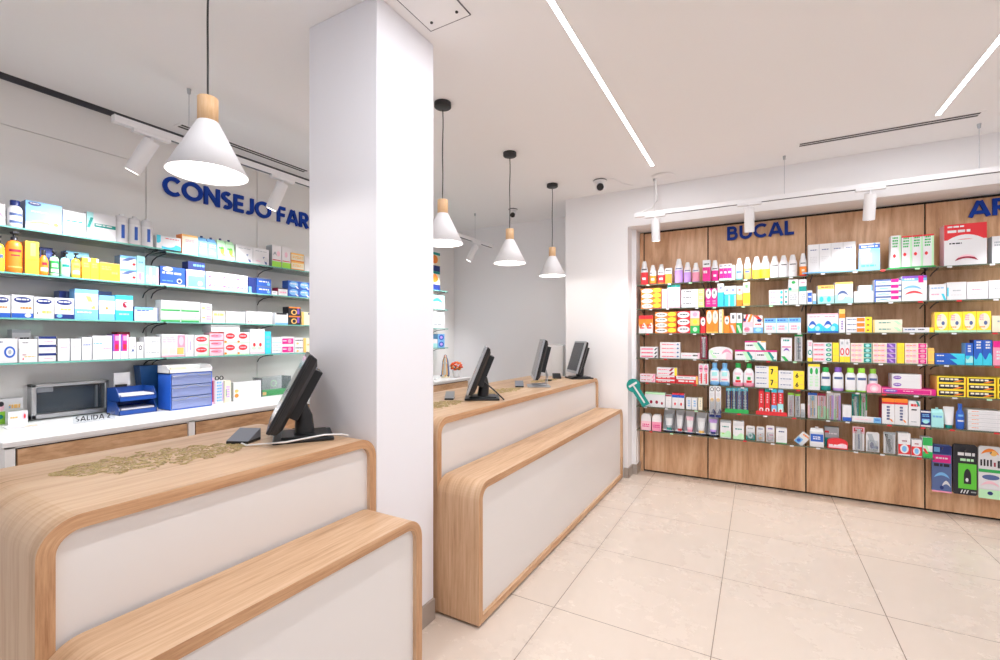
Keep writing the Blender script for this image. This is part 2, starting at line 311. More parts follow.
# ================================================================ pendants
WHICH = ['large in the foreground left of the pillar', 'nearest the right side of the white pillar', 'middle one of three right of the pillar', 'farthest one, above the last monitor']
def pendant():
    t = thing('pendant_lamp', WHICH[0], 'lamp', (0, 0, 0), 0, 'white cone pendants over the counters')
    MB().lathe([(.053, ZC+.014), (.053, ZC-.012), (.048, ZC-.016), (0, ZC-.016)], 'black_satin', n=32).build('canopy', t)
    cd = [(.002*sin(k*1.1), .0015*sin(k*.7), ZC-.03-(ZC-.03-2.283)*k/10) for k in range(11)]; MB().tube(cd, .0035, 'black_satin', 8).build('cord', t)
    MB().lathe([(.0, 2.286), (.031, 2.286), (.033, 2.284), (.033, 2.2), (.0, 2.2)], 'lamp_wood', n=32).build('wooden_neck', t)
    MB().lathe([(.033, 2.2), (.036, 2.197), (.129, 2.012), (.126, 2.012), (.033, 2.19), (.0, 2.19)], 'lamp_white', n=56, close=False).build('lamp_shade', t)
    MB().lathe([(0, 2.02), (.05, 2.03), (.062, 2.06), (.05, 2.095), (.022, 2.12), (.018, 2.19)], 'bulb', n=28, close=False).build('bulb', t)
    return t
pend = pendant()
for i, (y) in enumerate((.911, 2.315, 3.205, 4.07)):
    o = pend if i == 0 else copy_tree(pend); o.location = (-1.72, y, -.014);
    o['label'] = 'white cone pendant lamp with wooden neck, '+WHICH[i]
# ================================================================ counters
def ring(y0, y1, z0, z1, r, n=10, low=.0):
    p = [(y0, z0)]
    p += [(y0+r-r*cos(pi/2*k/n), z1-r+r*sin(pi/2*k/n)) for k in range(n+1)]
    p += [(y1-r+r*sin(pi/2*k/n), z1-r+r*cos(pi/2*k/n)) for k in range(n+1)]
    return p+[(y1, z0)]
def shell(x0, x1, y0, y1, z0, z1, r, t):
    """rounded waterfall frame with sill, extruded across x"""
    o = ring(y0, y1, z0, z1, r); i_ = ring(y0+t, y1-t, z0+t, z1-t, max(.02, r-t)); m = MB(); n = len(o)
    s = 0; S = [0]
    for k in range(1, n): s += math.dist(o[k], o[k-1]); S.append(s)
    S.append(S[-1]+(y1-y0))
    for k in range(n):
        a, b = k, (k+1) % n; u0, u1 = S[k], S[k+1]
        m.face([(x1, *o[a]), (x1, *o[b]), (x0, *o[b]), (x0, *o[a])][::1], 'oak_uv', k < n-1 and False, [(u0, x1), (u1, x1), (u1, x0), (u0, x0)])
        m.face([(x0, *i_[a]), (x0, *i_[b]), (x1, *i_[b]), (x1, *i_[a])], 'oak_uv', False, [(u0, x0), (u1, x0), (u1, x1), (u0, x1)])
        m.face([(x1, *i_[a]), (x1, *i_[b]), (x1, *o[b]), (x1, *o[a])], 'oak_edge', False, [(u0, t), (u1, t), (u1, 0), (u0, 0)])
        m.face([(x0, *o[a]), (x0, *o[b]), (x0, *i_[b]), (x0, *i_[a])], 'oak_edge', False, [(u0, 0), (u1, 0), (u1, t), (u0, t)])
    for f in range(len(m.sm)): m.sm[f] = m.m[f] == m.names.index('oak_uv')
    return m
def inner_panel(x0, x1, y0, y1, z0, z1, r, mat):
    p = ring(y0, y1, z0, z1, r); m = MB(); n = len(p)
    m.face([(x1, *q) for q in p][::-1], mat); m.face([(x0, *q) for q in p], mat)
    for k in range(n):
        a, b = p[k], p[(k+1) % n]; m.face([(x0, *a), (x0, *b), (x1, *b), (x1, *a)], mat)
    return m
def counter(y0, y1, zt, label):
    t = thing('service_counter', label, 'counter', (-1.42, (y0+y1)/2, 0), 0, 'oak framed service counters'); a, b = y0-(y0+y1)/2, y1-(y0+y1)/2
    th = .035
    shell(-.71, 0, a, b, .015, zt, .085, th).build('upper_frame', t, weld=True); shell(.0005, .25, a, b, .015, .70, .085, th).build('ledge_frame', t)
    inner_panel(-.04, -.017, a+th, b-th, .66, zt-th, .05, 'panel_white').build('upper_front_panel', t)
    inner_panel(.21, .233, a+th, b-th, .05, .70-th, .05, 'panel_white').build('lower_front_panel', t)
    bx(-.69, -.02, a+.02, b-.02, .0, .015, 'dark_gap').build('plinth', t); bx(.0, .235, a+.02, b-.02, .0, .015, 'dark_gap').build('plinth', t)
    m = MB(); k = 3; W = (b-a-2*th)/k
    for i in range(k): m.box(-.705, -.69, a+th+W*i+.002, a+th+W*(i+1)-.002, .06, zt-th, 'white_gloss')
    m.build('rear_doors', t); return t
counter(.38, 1.437, .988, 'oak framed two-level counter in the left foreground with white front panels')
counter(1.866, 4.565, .994, 'long oak framed two-level counter running from the pillar to the far wall')
# gold filigree mats
def leaf_mat(x0, y0, x1, y1, z, wd, label, seed):
    rnd = random.Random(seed); L_ = math.hypot(x1-x0, y1-y0); m = MB(); N = int(5200*L_*wd)+200
    for k in range(N):
        s = rnd.random(); env = (sin(pi*min(1, max(0, s))))**.45*(.82+.18*sin(s*41+seed)); t = (rnd.random()*2-1)*wd/2*env
        x = (s-.5)*L_; a = rnd.random()*pi; l = rnd.uniform(.008, .02); c = rnd.uniform(-.5, .5); pts = []
        for j in range(4): q = j/3-.5; aa = a+c*q; pts.append((x+cos(aa)*l*q, t+sin(aa)*l*q))
        h = .0012+rnd.random()*.0016; w_ = .0013
        rows = []
        for j in range(4):
            nx, ny = -sin(a+c*(j/3-.5))*w_, cos(a+c*(j/3-.5))*w_
            rows.append([(pts[j][0]-nx, pts[j][1]-ny, .0002), (pts[j][0]-nx*.5, pts[j][1]-ny*.5, h), (pts[j][0]+nx*.5, pts[j][1]+ny*.5, h), (pts[j][0]+nx, pts[j][1]+ny, .0002)])
        m.grid(rows, 'gold', False)
    o = m.build('decorative_mat', loc=((x0+x1)/2, (y0+y1)/2, z+.0005), rz=math.atan2(y1-y0, x1-x0)); return tag(o, label, 'mat', 'gold filigree mats on the counters')
leaf_mat(-1.90, .545, -1.755, 1.07, .988, .33, 'gold filigree leaf-shaped mat on the foreground counter', 3)
leaf_mat(-1.74, 1.98, -1.70, 2.47, .994, .25, 'gold filigree mat on the long counter, nearest the pillar', 5)
leaf_mat(-1.76, 2.80, -1.70, 3.3, .994, .24, 'gold filigree mat on the long counter behind the nearest monitor', 6)
leaf_mat(-1.80, 3.8, -1.74, 4.2, .994, .18, 'gold filigree mat on the long counter before the farthest monitor', 8)
# ================================================================ monitors
def monitor(x, y, z, rz, label, tilt, face, body, base, w=.38, h=.31, leg='foot', off=.09, zlow=.075):
    t = thing('monitor', label, 'monitor', (x, y, z), rz, 'till monitors on the counters'); T = R(tilt)
    def tl(p):   # panel frame: x right, y back, z up along the panel -> tilted back about its lower edge
        X, Y, Z = p; return (X, -off+Y*cos(T)+Z*sin(T), zlow+Z*cos(T)-Y*sin(T))
    m = MB(); m.box(-w/2, w/2, 0, .016, 0, h, face); m.xf(tl); m.build('bezel', t, .004)
    m = MB(); m.box(-w/2+.02, w/2-.02, -.001, .0, .026, h-.018, 'screen'); m.xf(tl); m.build('screen', t)
    m = MB(); rows = []
    for yy, ins in ((.016, .002), (.036, .006), (.05, .03)): rows.append([(-w/2+ins, yy, ins), (w/2-ins, yy, ins), (w/2-ins, yy, h-ins), (-w/2+ins, yy, h-ins)])
    m.grid(rows, body, False, True); m.face(rows[-1], body); m.box(-w*.3, w*.3, .05, .085, h*.22, h*.86, body); m.xf(tl); m.build('rear_housing', t, .003)
    hub = tl((0, .07, h*.38))
    if leg == 'foot':
        m = MB(); b2 = (0, .07, .02)
        m.tube([(hub[0], hub[1], hub[2]), (0, hub[1]*.55+.03, hub[2]*.5+.02), (0, .05, .016)], .028, 'black_plastic', 10, .04); m.build('neck', t)
        m = MB(); m.box(-.11, .11, -.07, .16, 0, .014, base); m.box(-.085, .085, -.04, .14, .014, .022, base); m.build('base', t, .004)
    else:
        m = MB()
        for s in (-.06, .06): m.tube([(s*.6, hub[1], hub[2]), (s, hub[1]+.03, hub[2]*.55), (s, .07, .02), (s, -.05, .012)], .006, 'silver', 8)
        m.build('wire_leg', t); bx(-.1, .1, -.09, .1, 0, .01, base).build('base', t, .003)
    return t
M1 = monitor(-1.70, 1.235, .988, R(-36), 'large black till monitor leaning back, on the foreground counter by the pillar', 27, 'black_plastic', 'black_plastic', 'black_plastic', .36, .335, off=.09, zlow=.06)
MB().tube([(-.14, -.2, .004), (-.06, -.22, .004), (.08, -.16, .004), (.16, -.02, .02), (.15, .12, .034), (.10, .19, .02), (.06, .22, .004)], .0035, 'cable_white', 8).build('white_cable', M1)
M2 = monitor(-1.665, 2.61, .994, R(-58), 'silver fronted monitor on black foot, nearest on the long counter', 22, 'silver', 'black_plastic', 'black_plastic', .38, .335, off=.06, zlow=.05)
MB().tube([(.03, .03, .14), (.08, .12, .07), (.1, .19, .004)], .005, 'black_satin', 8).build('cable', M2)
M3 = monitor(-1.62, 3.52, .994, R(-61), 'monitor on silver wire stand, second on the long counter', 14, 'silver', 'black_plastic', 'silver', .38, .34, 'wire', .05, .07)
M4 = monitor(-1.60, 4.36, .994, R(-51), 'small monitor with grey screen and silver bezel, farthest on the long counter', 17, 'silver', 'black_plastic', 'black_plastic', .32, .33, 'foot', .04, .06)
def scanner(x, y, z, rz, label, w, col='grey_plastic'):
    t = thing('card_reader', label, 'card reader', (x, y, z), rz, 'card readers beside the monitors')
    bx(-w/2, w/2, -.045, .045, 0, .012, 'black_plastic').build('foot', t, .003)
    m = MB(); m.face([(-w/2, -.042, .012), (w/2, -.042, .012), (w/2, .042, .048), (-w/2, .042, .048)], col); m.face([(-w/2, .042, .012), (-w/2, .042, .048), (w/2, .042, .048), (w/2, .042, .012)], col)
    m.face([(-w/2, -.042, .012), (-w/2, .042, .048), (-w/2, .042, .012)], col); m.face([(w/2, -.042, .012), (w/2, .042, .012), (w/2, .042, .048)], col); m.build('body', t)
scanner(-1.815, 1.10, .988, R(25), 'grey wedge card reader beside the large black monitor', .09)
scanner(-1.80, 2.50, .994, R(30), 'small silver card reader left of the nearest long-counter monitor', .06, 'silver')
scanner(-1.735, 3.40, .994, R(30), 'small dark scanner left of the wire stand monitor', .07)
scanner(-1.76, 4.28, .994, R(30), 'small dark card reader left of the farthest monitor', .08, 'black_plastic')
tag(bx(-.03, .03, -.015, .015, 0, .012, 'black_satin').build('mouse', loc=(-1.73, 4.0, .994), bevel=.003), 'little black mouse on the long counter before the farthest monitor', 'mouse')
p = ony(541, 345, 4.80); q = ony(563, 345, 4.80)
t = thing('white_cabinet', 'narrow white cabinet behind the long counter in the far corner', 'cabinet', ((p[0]+q[0])/2, 4.80, 0)); a = (q[0]-p[0])/2-.004
bx(-a, a, 0, .4, 0, p[1], 'white_gloss').build('body', t, .01); bx(-a+.01, -.002, -.006, .0, .06, p[1]-.03, 'white_gloss').build('door', t, .002); bx(.002, a-.01, -.006, .0, .06, p[1]-.03, 'white_gloss').build('door', t, .002)
# ================================================================ cctv
def cctv(u, v, label, r=.045):
    x, y = onz(u, v, ZC); t = thing('security_camera', label, 'security camera', (x, y, ZC), R(20), 'ceiling security cameras')
    MB().lathe([(r*1.35, 0), (r*1.35, -.012), (r*.9, -.03), (0, -.03)], 'metal_white', n=28).build('mount', t)
    m = MB(); m.lathe([(r*1.36, -.004), (r*1.40, -.007), (r*1.36, -.012)], 'black_satin', n=28, close=False); m.build('ring', t)
    m = MB(); m.lathe([(r*sin(pi*k/10), -.055-r*.2+r*cos(pi*k/10)) for k in range(11)], 'metal_white', n=20); m.build('ball', t)
    m = MB(); m.tube([(0, -r*.62, -.07), (0, -r*1.04, -.082)], r*.72, 'black_satin', 18); m.build('camera_lens', t)
    return t
c1 = cctv(600, 180, 'round security camera on the ceiling with a thin cable leading right')
MB().tube([(.05, -.02, -.004), (.12, -.03, -.004), (.22, .12, -.004), (.32, .2, -.004)], .003, 'cable_white', 6).build('cable', c1)
cctv(513, 209, 'small round security camera on the ceiling behind the middle pendant', .038)
# ================================================================ white back counter and drawers
wc = thing('drawer_counter', 'long white counter with oak drawers below the white shelf wall', 'counter', (-2.985, .692, 0)); LW = 3.88
bx(-.708, .0, 0, LW, .905, .93, 'white_gloss').build('worktop', wc, .003)
m = MB(); m.box(-.706, -.03, .01, LW, .08, .905, 'white_gloss'); m.box(-.69, -.07, .03, LW-.02, 0, .08, 'white_gloss')
for y in (.01, .785, 1.56, 2.335, 3.11, LW-.035): m.box(-.03, -.012, y, y+.034, .08, .905, 'white_gloss')
m.box(-.03, -.012, .01, LW, .896, .905, 'white_gloss')
m.build('carcass', wc)
for i, (a, b) in enumerate(((.052, .777), (.827, 1.552), (1.602, 2.327), (2.377, 3.102), (3.152, 3.838))):
    d = bx(-.029, -.012, a, b, .735, .888, 'drawer_oak').build('drawer', wc); bx(-.0305, -.0295, a-.005, b+.005, .725, .895, 'dark_gap').build('shadow_gap', wc)
    bx(-.012, .004, (a+b)/2-.22, (a+b)/2+.22, .79, .797, 'steel').build('handle', d)
    d = bx(-.029, -.012, a, b, .1, .722, 'drawer_oak').build('door', wc); bx(-.012, .004, (a+b)/2-.22, (a+b)/2+.22, .68, .688, 'steel').build('handle', d)
def on_wc(u, v): return onz(u, v, .9305)
# dispensing hatch
hy0, hy1, hz0, hz1 = .957, 1.318, .935, 1.137
t = thing('dispensing_hatch', 'steel framed dispensing hatch with dark window in the white wall', 'hatch', (XL, (hy0+hy1)/2, hz0)); a = (hy1-hy0)/2; hh = hz1-hz0
m = MB(); m.box(.0, .07, -a, -a+.022, 0, hh, 'steel'); m.box(0, .07, a-.022, a, 0, hh, 'steel'); m.box(0, .07, -a, a, 0, .026, 'steel'); m.box(0, .07, -a, a, hh-.018, hh, 'steel'); m.build('frame', t, .003)
bx(.001, .012, -a+.02, a-.02, .02, hh-.016, 'hatch_dark').build('back_plate', t)
m = MB(); m.box(.012, .045, -a+.03, -a+.1, hh-.05, hh-.022, 'silver'); m.box(.012, .03, -a+.1, a-.03, hh-.034, hh-.022, 'ink_black'); m.box(.012, .03, a-.055, a-.045, .03, hh-.03, 'silver'); m.build('mechanism', t)
bx(.055, .058, -a+.022, a-.022, .026, hh-.018, 'clear_pane').build('window_pane', t)
t2 = thing('exit_sign', 'clear acrylic strip lettered SALIDA 2 in front of the dispensing hatch', 'sign', (-3.30, 1.046, .9305))
bx(-.003, .0, -.01, .18, 0, .045, 'clear_pane').build('acrylic_strip', t2); m = MB(); ox = 0
for ch in 'SALIDA 2':
    ox += (.3*.028 if ch == ' ' else glyph(m, ch, ox, .010, .028, 'ink_black', 0, .002, .15)+.0035)
k = .162/ox; m.xf(lambda p: (.0005-p[1]*1., p[0]*k, p[2])); m.build('lettering', t2)
# blue letter trays
def open_tray(mb, w, d, h, mat, low=.35):
    mb.box(-w/2, w/2, 0, d, 0, .003, mat)
    for s in (-1, 1):
        x0 = s*w/2-(.003 if s > 0 else 0)
        poly = [(0, 0), (d, 0), (d, h), (d*.25, h), (.0, h*low)]
        n = len(poly); 
        mb.face([(x0, y, z) for y, z in poly], mat); mb.face([(x0+.003, y, z) for y, z in poly][::-1], mat)
        for i in range(n):
            p_, q_ = poly[i], poly[(i+1) % n]; mb.face([(x0, *p_), (x0+.003, *p_), (x0+.003, *q_), (x0, *q_)], mat)
    mb.box(-w/2, w/2, d-.003, d, 0, h, mat); mb.box(-w/2, w/2, 0, .003, 0, h*low, mat)
bx_, by_ = on_wc(123, 414)
plain('tray_blue', '#16489c', .3); plain('file_blue', '#1c4f86', .4); plain('unit_blue', '#2f6ad8', .35)
for k, nm in ((0, 'lower of two stacked dark blue letter trays holding papers'), (1, 'upper of two stacked dark blue letter trays, white card clipped on')):
    t = thing('letter_tray', nm, 'tray', (-3.385, 1.378, .9306+.083*k), pi/2, 'stacked blue letter trays'); m = MB(); open_tray(m, .20, .17, .08, 'tray_blue'); m.build('tray', t)
    m = MB(); m.box(-.085, .09, .012, .16, .030, .036, 'white_gloss'); m.box(-.08, .092, .02, .16, .036, .04, 'ink_I'); m.build('papers', t)
    if k: bx(-.06, .0, .155, .172, .08, .095, 'black_satin').build('clip', t); m = MB(); m.box(-.065, .02, .165, .1695, .085, .17, 'white_gloss'); m.build('card', t)
t = thing('magazine_file', 'tall dark blue magazine file between letter trays and drawer unit', 'file', (-3.565, 1.53, .9306), pi/2)
m = MB(); m.grid([[(-.05, -.0, 0), (.06, -.0, 0), (.06, .12, 0), (-.05, .07, 0)], [(-.072, 0, .29), (.06, 0, .29), (.06, .09, .29), (-.072, .09, .29)]], 'file_blue', False, True); m.face([(-.05, -.0, 0), (.06, -.0, 0), (.06, .12, 0), (-.05, .07, 0)], 'file_blue')
m.box(-.066, .055, .004, .086, .29, .2905, 'ink_black'); m.build('box', t, .003)
t = thing('drawer_unit', 'blue desktop drawer unit with three clear drawers, right of the magazine file', 'drawer unit', (-3.335, 1.663, .9306), pi/2); ww, dd, hh = .262, .16, .24
m = MB(); m.box(-ww/2, -ww/2+.006, 0, dd, 0, hh, 'unit_blue'); m.box(ww/2-.006, ww/2, 0, dd, 0, hh, 'unit_blue'); m.box(-ww/2, ww/2, dd-.005, dd, 0, hh, 'unit_blue')
for z in (0, hh-.006): m.box(-ww/2, ww/2, 0, dd, z, z+.006, 'unit_blue')
m.build('housing', t, .001)
for k in range(3):
    z = .008+k*.078; m = MB(); m.box(-ww/2+.008, ww/2-.008, -.004, .0, z, z+.073, 'clear_blue'); m.box(-ww/2+.01, ww/2-.01, .0, dd-.02, z, z+.003, 'clear_blue')
    d = m.build('drawer', t); pts = [(-ww/2+.01, -.008, z+.058), (-.05, -.008, z+.058), (-.02, -.01, z+.071), (.02, -.01, z+.071), (.05, -.008, z+.058), (ww/2-.01, -.008, z+.058)]
    MB().tube(pts, .0028, 'clear_grey', 6).build('handle', d)
t = thing('paper_tray', 'white paper tray lying on top of the blue drawer unit', 'tray', (-3.335, 1.663, 1.1716), pi/2); m = MB(); open_tray(m, .27, .155, .05, 'white_gloss', .5); m.build('tray', t)
m = MB(); m.box(-.12, .11, .01, .145, .004, .018, 'ink_I'); m.box(-.12, -.03, .008, .1, .018, .04, 'ink_E'); m.build('papers', t)
# ================================================================ statue and flowers at the far end of the white counter
t = thing('madonna_statue', 'small statue of a standing veiled woman with blue mantle on white counter', 'statue', (-3.20, 4.36, .9306), R(25))
m = MB(); m.lathe([(.052, 0), (.05, .02), (.036, .03), (.0, .032)], 'ink_E', n=20); 
for k in range(9): a = 2*pi*k/9; m.lathe([(.0, .012), (.012, .018), (.013, .028), (.0, .038)], ('ink_W', 'ink_Q', 'ink_K')[k % 3], (.048*cos(a), .04*sin(a)), 8)
m.build('rose_base', t)
MB().lathe([(.03, .03), (.034, .06), (.028, .13), (.024, .17), (.026, .2), (.018, .222), (.009, .23), (.009, .236)], 'ink_W', n=20, sy=.8).build('robe', t)
m = MB(); rows = []
for z, r in ((.035, .05), (.08, .046), (.14, .04), (.19, .036), (.215, .03), (.24, .02), (.262, .016), (.272, .004)):
    rows.append([(r*cos(R(-66+312*k/16)), r*.85*sin(R(-66+312*k/16)), z) for k in range(17)])
m.grid(rows, lambda a, b: 'ink_Q' if b in (0, 15) else 'ink_U'); m.build('mantle', t)
m = MB(); m.lathe([(.013*sin(pi*k/8), .248-.017*cos(pi*k/8)) for k in range(9)], 'ink_F', n=14); m.build('head', t)
m = MB()
for s in (-1, 1): m.tube([(s*.024, -.005, .19), (s*.02, -.026, .17), (s*.003, -.034, .19), (s*.002, -.033, .207)], .007, 'ink_F' if 0 else 'ink_W', 8, .004)
m.build('arms', t)
t = thing('flower_pot', 'white pot with a ball of orange flowers beside the small statue', 'flower pot', (-3.12, 4.47, .9306))
MB().lathe([(.035, 0), (.05, .08), (.052, .085), (.046, .085), (.03, .06), (0, .06)], 'white_gloss', n=24, close=False).build('pot', t)
fl = MB(); rnd = random.Random(3)
for k in range(26):
    a = k*2.399; q = k/26; z = .13+.06*(1-2*q)*.8; r = .062*math.sqrt(max(.05, 1-(1-2*q)**2)); c = (r*cos(a), r*sin(a)); s = rnd.uniform(.018, .026)
    for j in range(4): fl.lathe([(0, z-s*.5), (s*.5, z-s*.3), (s*(1-.18*j), z+s*.25*(j-1)), (s*.7*(1-.2*j), z+s*.4), (0, z+s*.2)], ('ink_O', 'bloom')[(k+j) % 2] if 0 else 'bloom' if k % 3 else 'ink_O', c, 8, .9)
plain('bloom', '#e8551c', .6); fl.build('flowers', t); 
m = MB()
for k in range(8): a = k*.8; m.face([(0, 0, .08), (.05*cos(a-.2), .05*sin(a-.2), .11), (.07*cos(a), .07*sin(a), .125), (.05*cos(a+.2), .05*sin(a+.2), .11)], 'ink_T')
m.build('leaves', t)
tag(bx(-.05, .05, -.07, .07, 0, .006, 'ink_I').build('paper_sheet', loc=(-3.2, 4.08, .9306), rz=.2), 'small stack of paper lying beside the statue on the white counter', 'paper')
# ================================================================ wall lettering
ORD = ['first', 'second', 'third', 'fourth', 'fifth', 'sixth', 'seventh', 'eighth', 'ninth', 'tenth']
def sign(text, word_label, x_end, h, mat, wall, pos, z):
    tot = 0
    for ch in text: tot += .35 if ch == ' ' else GL[ch][0]+.09
    k = x_end/(tot*h); ox = 0; i = 0
    for ch in text:
        if ch == ' ': ox += .35*h*k; continue
        m = MB(); w_ = glyph(m, ch, 0, 0, h, mat, 0, .018, .2, k); 
        loc = (pos[0]+ox, pos[1], z) if wall == 'R' else (pos[0], pos[1]+ox, z)
        o = m.build('letter_'+ch.lower(), loc=loc, rz=0 if wall == 'R' else pi/2)
        n = text[:].replace(' ', '')[:i].count(ch)
        rep = text.replace(' ', '').count(ch) > 1
        tag(o, 'blue wall letter %s%s in the sign %s' % (ch, (', '+ORD[n]+' '+ch) if rep else '', word_label), 'letter', 'letters of the sign '+word_label)
        ox += GL[ch][0]*h*k+.09*h*k; i += 1
sign('BUCAL', 'BUCAL', .56, .128, 'sign_navy', 'R', (-.255, NY-.0185), 2.342)
sign('AR', 'starting AR at the right edge', .24, .128, 'sign_blue', 'R', (1.44, NY-.0185), 2.345)
sign('CONSEJO FARMA', 'CONSEJO FARMA', 1.495, .137, 'sign_blue', 'L', (XL+.0178, 1.65), 2.432)
# ================================================================ wooden shelf wall
BAYS = [(-1.033, -.4305), (-.4195, .3735), (.3845, 1.1785), (1.1895, 1.98)]
side = struct(bx(-1.082, -1.045, NY-.0, NY+.02, .0, 2.5, 'panel_oak').build('trim_3'))
bn = ['leftmost narrow', 'second from left', 'third from left', 'rightmost']
for i, (a, b) in enumerate(BAYS):
    t = tag(bx(a-(a+b)/2, b-(a+b)/2, 0, .02, .02, 2.49, 'panel_oak').build('oak_panel', loc=((a+b)/2, NY, 0)), '%s tall oak wall panel of the shelf wall' % bn[i], 'wall panel', 'tall oak panels')
SZ = [None, 1.443, 1.202, .960, .717, .478]
SHELF = {}   # name -> top z
RZ = {1: [1.935, 1.935, 1.952, 1.952], 2: [1.693]*4, 3: [1.447]*4, 4: [1.202]*4, 5: [.960]*4, 6: [.717]*4, 7: [.478]*3}
ROWN = ['', 'top', 'second', 'third', 'fourth', 'fifth', 'sixth', 'lowest']
BN = ['first bay', 'second bay', 'third bay', 'fourth bay']
SY = 4.68
for r, zz in RZ.items():
    for i, z in enumerate(zz):
        a, b = BAYS[i]; a -= .004 if i else .03; b += .004; c = (a+b)/2
        t = thing('glass_shelf', '%s glass shelf in the %s of the wooden shelf wall' % (ROWN[r], BN[i]), 'shelf', (c, SY, z), 0, 'glass shelves of the wooden shelf wall')
        g = MB(); g.box(a-c, b-c, .0, .235, -.009, -.0008, 'glass_right'); g.box(a-c, b-c, -.0006, .0, -.009, -.0008, 'edge_right'); g.build('glass_sheet', t)
        for x in (a-c+.03, b-c-.03):
            m = MB(); m.tube([(x, .236, -.05), (x, .18, -.03), (x, .09, -.016), (x, .05, -.0125)], .0045, 'bracket', 6); m.build('bracket', t)
        rnd = random.Random(r*10+i); n = 4 if i else 3
        for k in range(n):
            x = a-c+(b-a)*(k+.5+rnd.uniform(-.2, .2))/n; colr = rnd.choice(['ink_I', 'ink_H', 'ink_R', 'ink_J', 'ink_H'])
            bx(x-.014, x+.014, -.003, -.0012, -.016, -.004, colr).build('price_label', t)
# left white wall shelves
LZ = {1: 2.002, 2: 1.758, 3: 1.516, 4: 1.275}; SX = -3.45
LU = [(-.06, .735), (.745, 1.545), (1.56, 3.16), (3.17, 4.76)]; LUN = ['nearest unit', 'second unit', 'third unit', 'farthest unit']
for r, z in LZ.items():
    for i, (a, b) in enumerate(LU):
        if i == 0 : a = .2
        c = (a+b)/2; z_ = z+(-.012 if (r == 1 and i >= 2) else 0)
        t = thing('glass_shelf', '%s glass shelf in the %s of the white shelf wall' % (ROWN[r], LUN[i]), 'shelf', (SX, c, z_), pi/2, 'glass shelves of the white shelf wall')
        g = MB(); g.box(a-c, b-c, .0, .248, -.010, -.0008, 'glass_left'); g.box(a-c, b-c, -.0006, .0, -.010, -.0008, 'edge_left'); g.build('glass_sheet', t)
        for x in (a-c+.02, b-c-.015) if i != 2 else (a-c+.02, 0, b-c-.015):
            m = MB(); m.tube([(x, .249, -.075), (x, .225, -.045), (x, .17, -.025), (x, .08, -.016), (x, .04, -.0145)], .0038, 'bracket', 6); m.build('bracket', t)
# ================================================================ products
def patches(m, w, h, spec, y=-.0005, x0=None, z0=0):
    """printed design on the front face; fractions of w and h"""
    if not spec: return
    X0 = -w/2 if x0 is None else x0; lay = 0
    for s in spec.split('|'):
        q = s.split(); k = q[0]; a, b, c, d = [float(v) for v in q[1:5]]; mt = 'ink_'+q[5]; lay += 1; yy = y-lay*.00016
        A, C_ = X0+a*w, X0+c*w; B, D = z0+b*h, z0+d*h
        if k == 'r': m.face([(A, yy, B), (C_, yy, B), (C_, yy, D), (A, yy, D)], mt)
        elif k == 'e': m.face([((A+C_)/2+(C_-A)/2*cos(2*pi*i/20), yy, (B+D)/2+(D-B)/2*sin(2*pi*i/20)) for i in range(20)], mt)
        elif k == 'd': e = (C_-A)*.45; m.face([(A, yy, B), (A+e, yy, B), (C_, yy, D), (C_-e, yy, D)], mt)
        elif k == 'v': e = (C_-A)*.45; m.face([(C_-e, yy, B), (C_, yy, B), (A+e, yy, D), (A, yy, D)], mt)
        elif k == 'w': m.face([(A, yy, B), (C_, yy, B)]+[(A+(C_-A)*(1-i/8), yy, B+(D-B)*(.72+.28*sin(i*.8))) for i in range(9)], mt)
        elif k == 'c':   # crescent swoosh
            o_ = [(A+(C_-A)*i/10, B+(D-B)*sin(pi*i/10)**.7 if i not in (0, 10) else B) for i in range(11)]
            n_ = [(A+(C_-A)*i/10, B+(D-B)*.45*sin(pi*i/10)) for i in range(10, -1, -1)]
            for i in range(10): m.face([(o_[i][0], yy, o_[i][1]), (o_[i+1][0], yy, o_[i+1][1]), (n_[9-i][0], yy, n_[9-i][1]), (n_[10-i][0], yy, n_[10-i][1])], mt)
        elif k == 't':
            n = int(q[6]) if len(q) > 6 else 1; rnd = random.Random(int((a+b*7+c*13)*100)+n)
            for i in range(n):
                zt = D-(D-B)*i/n; zb = D-(D-B)*(i+.62)/n; x = A
                while x < C_-.05*(C_-A):
                    l = (C_-A)*rnd.uniform(.12, .4); x1 = min(C_, x+l); m.face([(x, yy, zb), (x1, yy, zb), (x1, yy, zt), (x, yy, zt)], mt); x = x1+(C_-A)*.06
        elif k == 'g': glyph(m, q[6], A, B, D-B, mt, yy, .0001, .2, (C_-A)/((D-B)*GL[q[6]][0]))
def carton(w, d, h, o):
    m = MB(); base = 'ink_'+o.get('c', 'W'); g = .0008
    m.box(-w/2+g, w/2-g, 0, d, 0, h-.0006, base, top='ink_'+o['top'] if 'top' in o else None)
    patches(m, w-2*g, h-.0006, o.get('p', 't .12 .55 .88 .8 U|t .2 .2 .7 .35 S'))
    if 'side' in o: m.face([(-w/2+g-.0002, d, 0), (-w/2+g-.0002, 0, 0), (-w/2+g-.0002, 0, h), (-w/2+g-.0002, d, h)], 'ink_'+o['side'])
    return [(None, m)]
